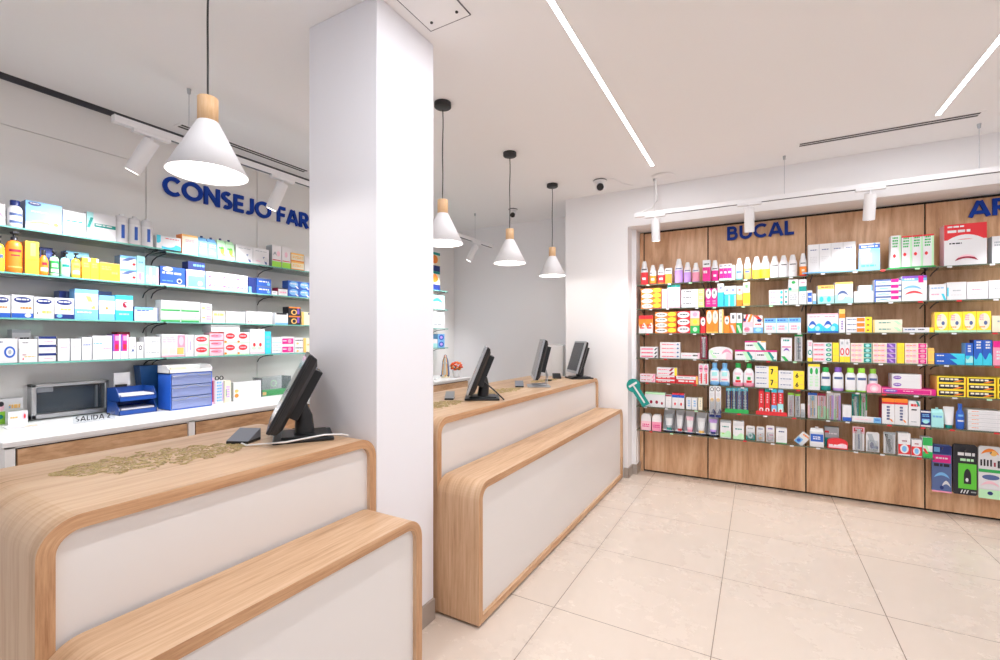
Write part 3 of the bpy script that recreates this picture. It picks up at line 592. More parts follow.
BT = {  # (r fraction, z fraction); body profile, cap profile
 'cone': ([(.9, 0), (1, .03), (1, .58), (.96, .66), (.76, .76)], [(.7, .76), (.68, .85), (.52, .95), (.44, 1)]),
 'wide': ([(.95, 0), (1, .03), (1, .84), (.85, .92), (.5, .93)], [(.4, .93), (.4, .99), (.35, 1)]),
 'flip': ([(.86, 0), (1, .03), (1, .66), (.86, .74), (.56, .8)], [(.66, .8), (.66, .985), (.6, 1)]),
 'pump': ([(.88, 0), (1, .03), (1, .66), (.8, .74), (.36, .78)], [(.42, .78), (.42, .86), (.16, .87), (.16, .93), (.5, .94), (.5, .985), (.2, 1)]),
 'neck': ([(.86, 0), (1, .03), (1, .56), (.8, .68), (.42, .78), (.4, .8)], [(.5, .8), (.52, .97), (.46, 1)]),
 'round': ([(.9, 0), (1, .05), (1, .78), (.95, .84)], [(.98, .84), (.98, .97), (.85, 1)])}
def bottle(w, d, h, o):
    b, c = BT[o.get('t', 'cone')]; bc = 'ink_'+o.get('c', 'W'); lc = 'ink_'+o.get('l', o.get('c', 'W')); l0, l1 = o.get('lz', (.1, .5)); uc = 'ink_'+o.get('u', o.get('c', 'W')); r = w/2-.001
    # resample body with label band
    zs = sorted(set([p[1] for p in b]+[l0, l1])); pr = []
    for z in zs:
        for i in range(len(b)-1):
            if b[i][1] <= z <= b[i+1][1]:
                q = (z-b[i][1])/max(1e-6, b[i+1][1]-b[i][1]); pr.append((r*(b[i][0]+(b[i+1][0]-b[i][0])*q), z*h, lc if l0-1e-6 <= z < l1-1e-6 else (uc if z >= l1-1e-6 else bc))); break
    D = min(d, w*.75)/2; m = MB(); m.lathe(pr, bc, (0, D), 20, D/(w/2)); 
    m2 = MB()
    for z0, z1, a, mt in o.get('k', ((l0+(l1-l0)*.55, l0+(l1-l0)*.75, .7, 'ink_U'),)):     # small print wrapped on the front
        rr = r*1.006; rows = [[(rr*a*(-1+2*i/6), D-D/(w/2)*math.sqrt(max(0, rr*rr-(rr*a*(-1+2*i/6))**2))-.0006, z*h) for i in range(7)] for z in (z0, z1)]
        m.grid(rows, mt if mt.startswith('ink') else 'ink_'+mt, False)
    cp = MB(); cp.lathe([(r*a, z*h) for a, z in c], 'ink_'+o.get('cap', 'W'), (0, D), 16, D/(w/2))
    if o.get('t') == 'pump': cp.box(-r*.35, r*.35, -.004, D, h*.94, h*.985, 'ink_'+o.get('cap', 'W'))
    return [(None, m), ('cap', cp)]
def tube_(w, d, h, o):
    m = MB(); n = 20; rows = []; r = w/2-.001; D = min(d, w)/2
    for z, a in ((.16, 0), (.3, .15), (.5, .4), (.75, .7), (.93, .97), (1, 1)):
        ry = D*.85*(1-a)+.0008; rx = r*(.8+.2*a); rows.append([(rx*cos(2*pi*k/n), D+ry*sin(2*pi*k/n), z*h) for k in range(n)])
    m.grid(rows, lambda a, b: 'ink_'+o.get('l', 'W') if a in (1, 2) else 'ink_'+o.get('c', 'W'), True, True); m.face(rows[-1], 'ink_W')
    cp = MB().lathe([(r*.62, 0), (r*.66, .01*h), (r*.62, .155*h)], 'ink_'+o.get('cap', 'W'), (0, D), 16)
    return [(None, m), ('cap', cp)]
def brush(w, d, h, o):
    """blister card with a toothbrush behind clear plastic"""
    m = MB(); m.box(-w/2+.001, w/2-.001, .02, .0225, 0, h, 'ink_'+o.get('c', 'W')); patches(m, w, h, o.get('p', 'r 0 .8 1 1 Z|t .2 .86 .8 .93 W'), .0195)
    b = MB(); c = 'ink_'+o.get('b', 'Z'); b.tube([(0, .012, h*.08), (.002, .01, h*.35), (0, .011, h*.6), (0, .012, h*.88)], w*.1, c, 8, w*.06); b.box(-w*.13, w*.13, .001, .012, h*.7, h*.88, 'ink_'+o.get('b2', 'W'))
    cl = MB(); x = w*.32; cl.grid([[(-x, .0195, h*.04), (-x*.8, .0, h*.05), (x*.8, .0, h*.05), (x, .0195, h*.04)], [(-x, .0195, h*.93), (-x*.8, .0, h*.92), (x*.8, .0, h*.92), (x, .0195, h*.93)]], 'clear', False)
    return [(None, m), ('toothbrush', b), ('blister', cl)]
def blister(w, d, h, o):
    """card with bulging clear bubble over a small product"""
    m = MB(); m.prism([(-w/2+.001, 0), (w/2-.001, 0), (w/2-.001, h*.93), (w/2-w*.12, h), (-w/2+w*.12, h), (-w/2+.001, h*.93)], .018, .021, 'ink_'+o.get('c', 'W')); patches(m, w, h, o.get('p', 't .2 .8 .8 .9 U|r .1 .1 .9 .5 Z'), .0175)
    cl = MB(); rows = []
    for s, y in ((1, .0174), (.9, .004), (.75, .0)): rows.append([(-w*.36*s, y, h*(.32-.24*s)), (w*.36*s, y, h*(.32-.24*s)), (w*.36*s, y, h*(.34+.24*s)), (-w*.36*s, y, h*(.34+.24*s))])
    cl.grid(rows, o.get('bm', 'clear'), False, True); cl.face(rows[-1], o.get('bm', 'clear'))
    return [(None, m), ('bubble', cl)]
def jarpack(w, d, h, o):
    m = MB(); c = 'ink_'+o.get('c', 'F'); m.box(-w/2+.001, w/2-.001, 0, d, 0, h*.55, c); patches(m, w, h*.55, 't .15 .3 .85 .7 M 2')
    k = MB(); k.grid([[(-w/2+.001, y, h*.55), (-w/2+.004, y, h*.85), (-w*.3, y, h*.98), (w*.3, y, h*.98), (w/2-.004, y, h*.85), (w/2-.001, y, h*.55)] for y in (.0, d)], 'ink_I', False)
    for y in (0, d): k.face([(-w/2+.001, y, h*.55), (-w/2+.004, y, h*.85), (-w*.3, y, h*.98), (w*.3, y, h*.98), (w/2-.004, y, h*.85), (w/2-.001, y, h*.55)], 'ink_I')
    return [(None, m), ('lid', k)]
def tubetray(w, d, h, o):
    """white display tray with card back and a cap-down tube standing in it"""
    m = MB(); g = w/2-.001; m.box(-g, g, 0, d, 0, .02, 'ink_W'); m.box(-g, g, -.0, .003, 0, h*.1, 'ink_W'); m.box(-g, g, d-.004, d, 0, h, 'ink_H')
    for s in (-1, 1): a, b = sorted((s*g, s*(g-.003))); m.face([(a, 0, 0), (a, d, 0), (a, d, h*.95), (a, d*.5, h*.75), (a, 0, h*.25)], 'ink_W'); m.face([(b, 0, 0), (b, d, 0), (b, d, h*.95), (b, d*.5, h*.75), (b, 0, h*.25)], 'ink_W')
    patches(m, w, h*.1, 't .2 .3 .8 .7 U')
    (a, t_), (b, c_) = tube_(w*.72, d*.6, h*.68, o)
    for q in (t_, c_): q.xf(lambda p: (p[0], p[1]+.012, p[2]+.0205))
    return [(None, m), ('tube', t_), ('tube_cap', c_)]
def pouch(w, d, h, o):
    m = MB(); r = w/2-.001; rows = []
    for z, a, yy in ((0, 1, 1), (.1, 1, 1), (.8, 1, .7), (.9, .92, .3), (1, .9, .04)): rows.append([(-r*a, d/2-d/2*yy*.9, z*h*.93), (r*a, d/2-d/2*yy*.9, z*h*.93), (r*a, d/2+d/2*yy*.9, z*h*.93), (-r*a, d/2+d/2*yy*.9, z*h*.93)])
    m.grid(rows, 'ink_'+o.get('c', 'C'), False, True); m.face(rows[-1], 'ink_'+o.get('c', 'C')); patches(m, w*.9, h*.75, o.get('p', 't .1 .5 .9 .8 W 2'), .004)
    cp = MB().lathe([(w*.13, h*.92), (w*.13, h)], 'ink_'+o.get('cap', 'N'), (0, d/2), 12); return [(None, m), ('cap', cp)]
def dome(w, d, h, o):
    poly = [(-w/2+.001, 0), (w/2-.001, 0), (w/2-.001, h*.62)]+[(w/2*cos(R(a))*.98, h*.62+h*.36*sin(R(a))) for a in range(10, 180, 10)]+[(-w/2+.001, h*.62)]
    m = MB().prism(poly, 0, d, 'ink_'+o.get('c', 'W')); patches(m, w, h, o.get('p', '')); return [(None, m)]
KINDS_ = dict(carton=(carton, 'carton', 'carton'), bottle=(bottle, 'bottle', 'bottle'), tube=(tube_, 'cosmetic_tube', 'tube'), brush=(brush, 'toothbrush_pack', 'toothbrush pack'), blister=(blister, 'blister_pack', 'blister pack'),
              jar=(jarpack, 'treatment_pack', 'pack'), tubetray=(tubetray, 'display_tray', 'display tray'), pouch=(pouch, 'pouch', 'pouch'), dome=(dome, 'curved_box', 'box'))
NTH = ['leftmost', 'second from left', 'third from left', 'fourth from left', 'fifth from left', 'sixth from left']
def shift(parts, x=0, y=0, z=0, rot=0):
    pass
def make(kind, w, d, h, o, cache={}):
    fn, name, cat = KINDS_[kind]; parts = fn(w, d, h, o)
    root = parts[0][1].build(name)
    for n, p in parts[1:]: p.build(n, root)
    return root, cat
def put(wall, row, u0, u1, vt, desc, kind='carton', n=1, m=1, d=.08, dy=0, z=None, tilt=0, gap=0, zoff=0, on=None, **o):
    if on is not None: z = TOPZ[on.name]
    if wall == 'R':
        Y = SY+.012+dy; x0, x1 = ony(u0, 300, Y)[0], ony(u1, 300, Y)[0]; um = (u0+u1)/2
        bay = next((i for i, (a, b) in enumerate(BAYS) if (x0+x1)/2 < b+.006), 3); zb = (RZ[row][min(bay, len(RZ[row])-1)] if z is None else z)+zoff
        top = ony(um, vt, Y)[1]; d = min(d, NY-.004-Y)
        if x0 < -1.07: x0 = -1.07
    else:
        X = SX-.012-dy; x0, x1 = onx(u0, 300, X)[0], onx(u1, 300, X)[0]; um = (u0+u1)/2
        zb = (LZ[row]+(-.012 if (row == 1 and x0 > 1.55) else 0) if z is None else z)+zoff; top = onx(um, vt, X)[1]; d = min(d, X-XL-.004)
    hh = (top-zb)/m; ww = (x1-x0)/n
    root, cat = make(kind, ww-gap, d, hh, o); place = ('%s shelf of the %s wall' % (ROWN[row], 'wooden' if wall == 'R' else 'white'))
    grp = (desc+'s, '+place) if n*m > 1 else None; first = True
    for i in range(n):
        for j in range(m):
            if first: c = root; first = False
            else: c = copy_tree(root)
            lx = x0+ww*(i+.5)
            c.location = (lx, Y, zb+hh*j+.0002) if wall == 'R' else (X, lx, zb+hh*j+.0002); c.rotation_euler = (0, R(tilt), 0) if wall == 'R' else (0, 0, pi/2)
            ps = []
            if n > 1: ps.append('rightmost' if i == n-1 else 'left one' if (n == 2) else NTH[i])
            if m > 1: ps.append('topmost' if j == m-1 else 'bottom' if j == 0 else 'middle' if m == 3 else ('second from bottom', 'third from bottom', 'fourth from bottom')[j-1])
            lab = desc+(', '+' '.join(ps) if ps else '')+', '+place
            tag(c, lab, cat, grp)
    TOPZ[root.name] = top+.0005
    return root
TOPZ = {}
def Rw(row, *a, **k): return put('R', row, *a, **k)
def Lw(row, *a, **k): return put('L', row, *a, **k)
OV = 'e .01 .06 .58 .94 W|t .1 .4 .5 .62 K|e .6 .12 .97 1 Y|r .58 0 1 .14 R'
# ---- row 1
Rw(1, 640.3, 647.6, 261, 'red and white mouthwash bottle at the left end', 'bottle', c='R', l='R', u='W', lz=(.03, .52), k=((.62, .66, .7, 'K'), (.2, .3, .5, 'W')))
Rw(1, 649, 656, 265, 'smaller orange-red and white mouthwash bottle', 'bottle', c='R', l='O', u='W', lz=(.05, .45), k=((.56, .6, .7, 'K'), (.2, .3, .5, 'W')))
Rw(1, 657.2, 664.6, 264, 'red and white mouthwash bottle beside the orange carton', 'bottle', c='O', l='R', u='W', lz=(.05, .45), k=((.56, .6, .7, 'K'), (.2, .3, .5, 'W')))
Rw(1, 665.2, 672, 268, 'small orange and white carton', p='r 0 0 1 .62 O|t .1 .74 .9 .88 K')
Rw(1, 674.2, 682.8, 258.5, 'large lilac mouthwash bottle', 'bottle', c='X', l='X', u='I', lz=(.03, .52), k=((.56, .6, .7, 'U'),))
Rw(1, 683.5, 691, 262, 'medium lilac mouthwash bottle', 'bottle', c='X', l='X', u='I', lz=(.03, .5), k=((.56, .6, .7, 'U'),))
Rw(1, 692, 699.3, 262.5, 'slim lilac mouthwash bottle', 'bottle', c='X', l='P', u='I', lz=(.03, .5), k=((.56, .6, .7, 'U'),))
Rw(1, 702.6, 710.4, 260, 'tall magenta carton with white top', p='r 0 0 1 .66 M|t .15 .74 .85 .84 K|t .1 .3 .6 .5 W')
Rw(1, 711, 718.6, 260, 'magenta and white mouthwash bottle', 'bottle', c='M', l='M', u='W', lz=(.03, .5), k=((.56, .6, .7, 'K'), (.2, .3, .4, 'W')))
Rw(1, 719.3, 731.6, 264, 'magenta carton with white band', n=3, p='r 0 .12 1 .75 M|r 0 0 1 .1 W|t .2 .35 .8 .55 W|t .2 .82 .8 .92 K')
Rw(1, 731.8, 735, 265, 'narrow white and pink carton', p='r 0 0 1 .5 F')
Rw(1, 735.6, 742.6, 258, 'pale cyan mouthwash bottle', 'bottle', c='C', l='A', u='W', lz=(.03, .52))
Rw(1, 743.8, 751, 257, 'cream and orange mouthwash bottle', 'bottle', c='Q', l='Q', u='W', lz=(.03, .5))
Rw(1, 752.3, 770, 256, 'yellow mouthwash bottle', 'bottle', 2, c='Y', l='Y', u='W', lz=(.06, .42), k=((.48, .52, .7, 'U'),))
Rw(1, 770.3, 797.5, 255, 'clear white mouthwash bottle with grey print', 'bottle', 3, c='I', l='W', u='I', lz=(.04, .5), k=((.54, .58, .7, 'K'), (.2, .3, .5, 'H')))
Rw(1, 799.4, 807, 253, 'orange mouthwash bottle with white shoulder', 'bottle', c='R', l='O', u='W', lz=(.06, .42), k=((.54, .58, .7, 'K'), (.2, .3, .4, 'E')))
Rw(1, 808, 855.8, 243, 'tall white carton with grey lettering', n=4, p='t .2 .76 .8 .81 U|t .15 .3 .8 .55 H 4|r .94 0 1 1 H', zoff=.012, d=.1)
tag(bx(-.2, .2, 0, .16, 0, .011, 'ink_Z').build('shelf_tray', loc=(.535, SY+.006, 1.9525)), 'flat blue tray under four tall white cartons', 'display base')
Rw(1, 859, 880, 243, 'light blue carton with white bottle picture', p='w 0 0 1 1 Z|r 0 .8 1 .94 B|t .1 .82 .9 .9 W|r .12 .28 .6 .62 W|t .1 .1 .8 .2 C', d=.05)
Rw(1, 890.8, 901, 235.5, 'white herbal carton with yellow top', p='r 0 0 1 1 W|t .15 .6 .7 .95 G 4|r .8 0 1 1 J|e .2 .3 .5 .42 R', top='Y', zoff=.01, d=.07)
Rw(1, 901.5, 934, 235, 'white herbal carton with red top', n=3, p='t .15 .6 .7 .95 G 4|r .8 0 1 1 J|e .15 .35 .45 .46 R|r 0 .95 1 1 R', top='R', zoff=.01, d=.07)
tag(bx(-.14, .14, 0, .15, 0, .0095, 'ink_G').build('shelf_tray', loc=(1.05, SY+.006, 1.9525)), 'flat green display base under the white herbal cartons', 'display base')
Rw(1, 944, 987, 223.5, 'large white carton with red header', d=.1, side='F', p='r 0 .62 1 1 R|c .0 .55 1 .74 W|t .08 .9 .5 .96 W|t .08 .76 .62 .86 W|t .12 .5 .42 .55 K|c .25 .1 .8 .24 D|c .3 .17 .75 .25 F')
Rw(1, 992, 1003, 236, 'white and grey carton right of the large red one', p='t .2 .6 .8 .8 S 2', side='S')
# ---- row 2
Rw(2, 641.3, 661.3, 288.4, 'white and orange toothpaste carton', m=4, p=OV, c='O')
Rw(2, 661.8, 667, 289, 'narrow white carton right of the orange stack', p='t .2 .2 .7 .8 H 4')
Rw(2, 667.4, 680.2, 284.5, 'slim pale pink carton with teal top', n=3, c='F', p='r 0 .88 1 1 T|r .3 .05 .7 .8 W|t .35 .2 .65 .7 P 3')
Rw(2, 681.3, 704.2, 289.2, 'white and lime toothpaste carton', m=3, p='r .74 0 1 1 y|r .54 .05 .74 .95 H|t .08 .5 .46 .7 K|t .78 .2 .95 .8 J 2')
Rw(2, 705.5, 717.2, 288.5, 'magenta and white capsule carton', n=2, c='M', p='e .05 .45 .95 1 W|t .35 .6 .65 .85 K|t .2 .1 .8 .35 P 2')
Rw(2, 717.5, 723.8, 283.5, 'tallest cyan and white carton', c='C', p='r 0 .62 1 1 W|e .3 .68 .7 .92 H|t .3 .72 .7 .85 U')
Rw(2, 724.3, 736, 286, 'cyan and white carton', n=2, c='C', p='r 0 .6 1 1 W|t .3 .68 .7 .85 U|r .7 0 1 .55 A')
Rw(2, 736.5, 742.6, 286, 'golden yellow and white carton', c='Q', p='r 0 .6 1 1 W|e .2 .55 .8 .95 E|t .3 .7 .7 .85 D|r 0 0 1 .3 O')
Rw(2, 743, 750, 282, 'tall bright yellow and cream carton', c='Y', p='r 0 .55 1 1 E|t .3 .65 .7 .9 G|r 0 0 1 .1 Q')
Rw(2, 769, 783, 290, 'white carton with teal dots', m=3, p='t .1 .35 .55 .65 P|e .8 .2 .98 .8 C')
Rw(2, 783.6, 788, 289.4, 'narrow white and teal carton', m=3, p='e .3 .3 .8 .8 T')
Rw(2, 788.5, 798.6, 279.3, 'tall white carton with green cross', p='e .3 .82 .7 .94 G|r 0 .48 1 .62 J|t .15 .15 .85 .4 S 3|r 0 .56 .3 .68 T', d=.1)
Rw(2, 799, 806.6, 279.3, 'tall white carton with teal band', p='r 0 .52 1 .72 T|t .15 .15 .85 .4 S 3|t .2 .8 .8 .9 P', d=.1)
Rw(2, 807.2, 812.4, 290.5, 'small bright blue carton', c='W', p='r .1 .15 .9 .85 B|t .2 .4 .8 .6 W')
Rw(2, 812.8, 816.3, 293.5, 'tiny white carton right of the bright blue one', p='r 0 0 1 .3 Z')
Rw(2, 817.7, 834.4, 285.2, 'beige topped carton with aqua wave', m=1, p='r 0 .78 1 1 Q|t .2 .84 .9 .92 R|r 0 .5 1 .76 E|r 0 0 1 .42 A|e .1 .08 .35 .38 C|e .55 .08 .8 .38 C', d=.12)
Rw(2, 835, 853, 282, 'white carton with blue swoosh and yellow top', p='r 0 .9 1 1 Q|r 0 0 .2 .4 A|c .1 .35 .75 .6 U|e .5 .08 .75 .28 T|w 0 0 1 .3 A', d=.12)
t0 = Rw(2, 854, 874, 291, 'wide white carton left of the blue stack', p='t .1 .3 .5 .45 H|r .96 0 1 1 S')
put('R', 2, 858.6, 872.5, 285.2, 'white carton lying on the wide white carton', on=t0, p='r .9 0 1 1 Z')
Rw(2, 874.4, 901.4, 279.2, 'white carton with blue and magenta end', m=4, p='r 0 .7 1 1 U|r .62 .4 .9 1 M|c .05 .15 .6 .5 Z|r 0 0 .05 1 B')
Rw(2, 902, 927, 275.6, 'white tablet carton with blue violet header', p='r 0 .8 1 1 Z|r 0 .9 1 1 V|r .66 .72 .86 .98 M|t .1 .8 .5 .9 W|c .0 .45 .8 .62 Z|c .1 .25 .85 .4 R', d=.16)
Rw(2, 929.5, 946.5, 284.3, 'white carton with pale blue lettering and cyan corner', p='t .1 .7 .85 .8 Z|t .1 .3 .6 .4 P|v .7 0 1 .4 C')
Rw(2, 947, 966.4, 282, 'white carton with aqua left edge', p='r 0 .2 .08 .7 C|t .3 .45 .7 .55 S|t .2 .2 .8 .3 H')
Rw(2, 966.8, 988, 281.6, 'plain white carton with tiny print', p='t .25 .5 .7 .58 P|t .2 .2 .8 .3 H')
Rw(2, 988.6, 1012, 280, 'white carton at the right picture edge', p='t .25 .5 .7 .58 S')
# ---- row 3
Rw(3, 638.8, 653, 315.5, 'orange and white carton', n=2, c='O', p='w 0 0 1 .6 W|t .2 .2 .8 .5 R 2|r 0 .8 1 1 R|r 0 0 1 .12 W')
Rw(3, 655, 676.5, 312, 'white and orange fluoride carton', m=4, p=OV, c='O')
t0 = Rw(3, 677.6, 699.6, 325.6, 'white carton with red tip and green end', c='R', p='e -.02 .06 .55 .94 W|t .1 .4 .45 .62 K|r .58 0 1 1 G|e .7 .2 .9 .8 J')
t1 = put('R', 3, 677.6, 699.6, 318.3, 'white carton with red tip and yellow end', on=t0, c='R', p='e -.02 .06 .55 .94 W|t .1 .4 .45 .62 K|r .58 0 1 1 Q|e .7 .2 .9 .8 Y')
put('R', 3, 677.6, 699.6, 311, 'white carton with red tip and pink end', on=t1, c='R', p='e -.02 .06 .55 .94 W|t .1 .4 .45 .62 K|r .58 0 1 1 F|e .7 .2 .9 .8 P')
Rw(3, 700.4, 705.6, 317, 'narrow red capsule carton', c='R', p='e .05 .45 .95 .98 W|t .3 .6 .7 .8 K')
Rw(3, 706.2, 718.2, 310, 'tall orange capsule carton', n=2, c='O', p='e .05 .4 .95 .98 E|t .35 .55 .65 .85 S|r 0 0 1 .06 Q')
Rw(3, 718.8, 723.6, 309.3, 'tall cream carton', c='E', p='t .3 .4 .6 .9 S 3|r .7 0 1 1 Q')
Rw(3, 724, 729.8, 316, 'short orange carton with white oval', c='O', p='e .1 .5 .9 .98 W|t .3 .6 .7 .8 K')
Rw(3, 730.2, 736, 313, 'white topped orange carton', c='O', p='r 0 .5 1 1 W|t .3 .6 .7 .9 K|v 0 0 1 .4 F')
Rw(3, 736.4, 742.2, 313, 'white topped green carton', c='G', p='r 0 .5 1 1 W|t .3 .6 .7 .9 K|v 0 0 1 .4 J')
t1 = Rw(3, 742.8, 753, 322, 'white and pink jelly carton', p='r 0 .55 1 1 F|e .1 .1 .7 .55 P|t .2 .25 .6 .4 R')
t2 = Rw(3, 753.3, 763.2, 322, 'white and pale blue jelly carton', p='r 0 0 1 .5 Z|e .2 .1 .8 .45 A|t .2 .65 .8 .85 R')
put('R', 3, 743.6, 753, 314.5, 'red and white striped box on the pink jelly carton', on=t1, c='W', p='d 0 0 .5 1 R|d .4 0 1 1 O|e .0 .1 .25 .5 N')
put('R', 3, 753.4, 762.6, 315.5, 'red, navy and white box on the blue jelly carton', on=t2, c='W', p='v 0 .3 1 1 R|e .4 .0 .9 .45 N|t .1 .7 .5 .9 O')
Rw(3, 764, 801, 318, 'white carton with light blue header', n=3, p='r 0 .68 1 1 Z|t .1 .76 .8 .9 B|t .2 .15 .7 .5 P 2|e .7 .2 .9 .45 A|r 0 .0 .05 1 A')
Rw(3, 807.6, 838.6, 313.5, 'white carton with blue wave and pink top', n=2, p='r 0 .92 1 1 F|t .1 .78 .8 .86 P|w 0 0 1 .5 C|c .05 .3 .6 .62 B|e .5 .1 .8 .35 A|r 0 0 1 .08 B')
Rw(3, 839, 845.2, 309, 'tall narrow carton with orange top and violet print', p='r 0 .8 1 1 Q|r 0 .62 1 .8 O|t .35 .1 .65 .5 V 4')
Rw(3, 846, 872, 317, 'white carton with orange arrows and yellow end', m=3, p='t .05 .4 .4 .65 U|r .42 .15 .72 .85 O|r .74 0 1 1 Y|e .8 .3 .9 .6 D')
Rw(3, 872.8, 902.5, 319.6, 'cream carton with green print', m=2, c='E', p='t .2 .35 .6 .6 T|v .7 .2 1 .8 J|r 0 0 .06 1 Q')
Rw(3, 903, 933.8, 327.5, 'flat white carton with yellow right end', p='t .05 .35 .4 .7 U|t .5 .35 .7 .7 K|r .86 0 1 1 Y')
Rw(3, 934.6, 991.2, 311.6, 'yellow carton with pale oval picture', n=4, c='Y', side='Q', p='e .14 .12 .92 .92 E|e .5 .35 .75 .55 U|t .2 .55 .5 .85 P 3|r 0 0 1 .1 J|t .2 .2 .6 .28 O')
Rw(3, 992, 1010, 315.5, 'cream carton at the right picture edge', c='E', p='t .3 .55 .8 .7 S')
# ---- row 4
Rw(4, 640, 657.6, 346.8, 'flat white carton with red stripe', m=3, p='r .05 .2 .75 .6 P|t .1 .3 .7 .5 R|d .8 .1 1 .7 K')
Rw(4, 660, 680, 342.3, 'flat white carton with pink stripe', m=4, p='r .08 .3 .8 .62 F|t .1 .35 .7 .55 R|e .84 .3 .95 .7 U')
Rw(4, 680.5, 699.6, 353, 'single flat white and pink carton', p='t .1 .4 .6 .6 P|t .65 .3 .9 .7 K|r .9 0 1 1 F')
Rw(4, 700, 707.2, 336, 'tall dark red toothbrush pack', 'brush', c='D', b='W', b2='F', p='t .2 .85 .8 .95 W')
Rw(4, 708.6, 732.4, 346.5, 'white dome-topped box with green and pink curves', 'dome', d=.1, p='v .02 .1 .35 .7 J|r .74 .0 1 .5 F|c .55 .4 .98 .8 P|e .15 .3 .5 .6 I|t .2 .4 .45 .5 T')
t0 = Rw(4, 735, 777, 350.3, 'white carton with green diagonal and magenta top', n=2, c='W', p='v .42 .0 .98 .86 T|v .36 .0 .8 .86 J|r 0 .86 1 1 M|t .08 .4 .4 .6 K|e .84 .08 .94 .3 W', top='M', d=.1)
put('R', 4, 744.8, 766, 341, 'green striped carton on top of two others', on=t0, p='v .42 .0 .98 .86 T|v .36 .0 .8 .86 J|r 0 .86 .6 1 M|r .75 .86 1 1 Q|t .08 .4 .4 .6 K', d=.1)
Rw(4, 781, 792, 337.6, 'tall white carton with pink print and green corner', p='t .2 .8 .8 .92 T|r .1 .58 .9 .62 M|c .2 .4 .8 .55 V|v 0 0 .7 .2 G')
Rw(4, 794.6, 802.6, 334.4, 'tall clear toothbrush pack with green top', 'brush', c='I', b='K', b2='T', p='r 0 .92 1 1 G|t .4 .3 .8 .7 U 3')
Rw(4, 807.4, 812.6, 340.2, 'tall white carton with teal ring and yellow foot', p='e .1 .3 .9 .55 T|e .3 .36 .7 .5 W|r 0 0 1 .18 Y|t .2 .7 .8 .9 P 2')
Rw(4, 813, 832, 342.6, 'pink and white carton with teal end', m=4, p='r 0 .2 .62 .8 F|t .06 .35 .55 .6 R|e .68 .15 .98 .85 T|e .76 .35 .9 .65 J')
Rw(4, 832.6, 839, 342.6, 'plain yellow carton end', m=3, c='Y', p='r 0 0 1 .06 Q')
Rw(4, 839.6, 850, 339.2, 'white and red carton before the yellow ones', n=2, p='e .1 .3 .9 .62 R|e .3 .36 .7 .56 W|r 0 0 1 .25 Y|t .3 .7 .7 .9 S')
HX = 'e .02 .1 .28 .9 F|e .3 .1 .56 .9 F|t .06 .4 .5 .6 O|'
Rw(4, 850.6, 872, 343, 'orange patterned carton with teal end', m=4, c='E', p=HX+'r .62 .06 .98 .94 T|e .7 .2 .9 .8 A')
Rw(4, 872.6, 896.6, 343, 'orange patterned carton with violet end', m=4, c='E', p=HX+'r .6 .06 .96 .94 V|v .66 .2 .9 .8 X')
Rw(4, 897, 904.4, 343, 'plain yellow carton beside the violet ends', m=4, c='Y', p='r 0 0 1 .06 Q')
Rw(4, 904.8, 927.4, 343.2, 'orange patterned carton with pink end', m=4, c='E', p=HX+'r .6 .06 .96 .94 M|e .68 .2 .9 .8 P')
Rw(4, 928, 934.4, 348, 'plain yellow carton before the blue ones', m=2, c='Q', p='r 0 .45 1 .55 Y')
Rw(4, 935, 965, 353.4, 'flat royal blue carton with cyan half', m=2, c='B', p='v .5 0 1 1 C|r .74 0 1 1 C|t .06 .4 .3 .7 W', top='B')
Rw(4, 965.4, 973.2, 343, 'upright blue and cyan carton, shortest', c='B', p='r 0 0 1 .42 C|w 0 .1 1 .42 A|t .3 .55 .7 .9 W 3', side='Z')
Rw(4, 973.6, 992.2, 340, 'tall upright blue and cyan carton', n=2, c='B', p='w 0 0 1 .5 C|t .3 .62 .8 .95 W 3', side='N')
Rw(4, 993, 1010, 341, 'magenta and pink carton at the right picture edge', c='P', p='r 0 .74 1 1 M|t .2 .2 .7 .6 W 3|d .4 .1 .9 .5 M')
# ---- row 5
Rw(5, 640, 655.4, 374, 'flat pink and white carton', m=2, c='F', p='r .0 .15 .85 .85 W|t .08 .35 .75 .65 R|d .75 .1 1 .9 P')
t0 = Rw(5, 656, 675.6, 375.4, 'flat red and white carton', m=2, c='R', p='r 0 .6 .95 .96 W|t .08 .2 .8 .5 W')
put('R', 5, 656.8, 677, 367.6, 'flat white carton with yellow end on red ones', m=2, on=t0, p='r .06 .3 .7 .65 F|t .06 .38 .5 .58 R|d .6 .1 .85 .9 D|r .88 0 1 1 Y')
Rw(5, 676.2, 698, 376, 'long flat red carton with orange end', m=1, c='R', p='r 0 .55 .9 .95 W|r .92 0 1 1 Q|t .08 .68 .8 .84 S|t .1 .12 .85 .42 W', z=None)
Rw(5, 698.6, 708.4, 364, 'tall white toothpaste carton with red drops', n=2, p='r .4 .1 .8 .7 F|e .1 .6 .9 .95 P|t .2 .7 .8 .8 K|r .42 .05 .7 .55 R|t .15 .15 .35 .5 R 4')
Rw(5, 709.6, 729.6, 363, 'blue mouthwash bottle with white label', 'bottle', 2, c='Z', l='W', u='Z', lz=(.14, .66), cap='Z', t='neck', k=((.42, .6, .55, 'A'), (.24, .3, .6, 'P'), (.14, .18, .8, 'Z')))
Rw(5, 732.6, 754.6, 363.4, 'pink and white mouthwash bottle with green cap', 'bottle', 2, c='P', l='W', u='W', lz=(.16, .66), cap='G', t='neck', k=((.3, .42, .3, 'G'), (.5, .6, .6, 'F'), (.17, .27, .5, 'R')))
Rw(5, 755, 778, 366.2, 'white carton with yellow end numbered seven', m=4, p='t .06 .6 .5 .85 U|r .6 0 1 1 Y|t .06 .2 .45 .35 H')
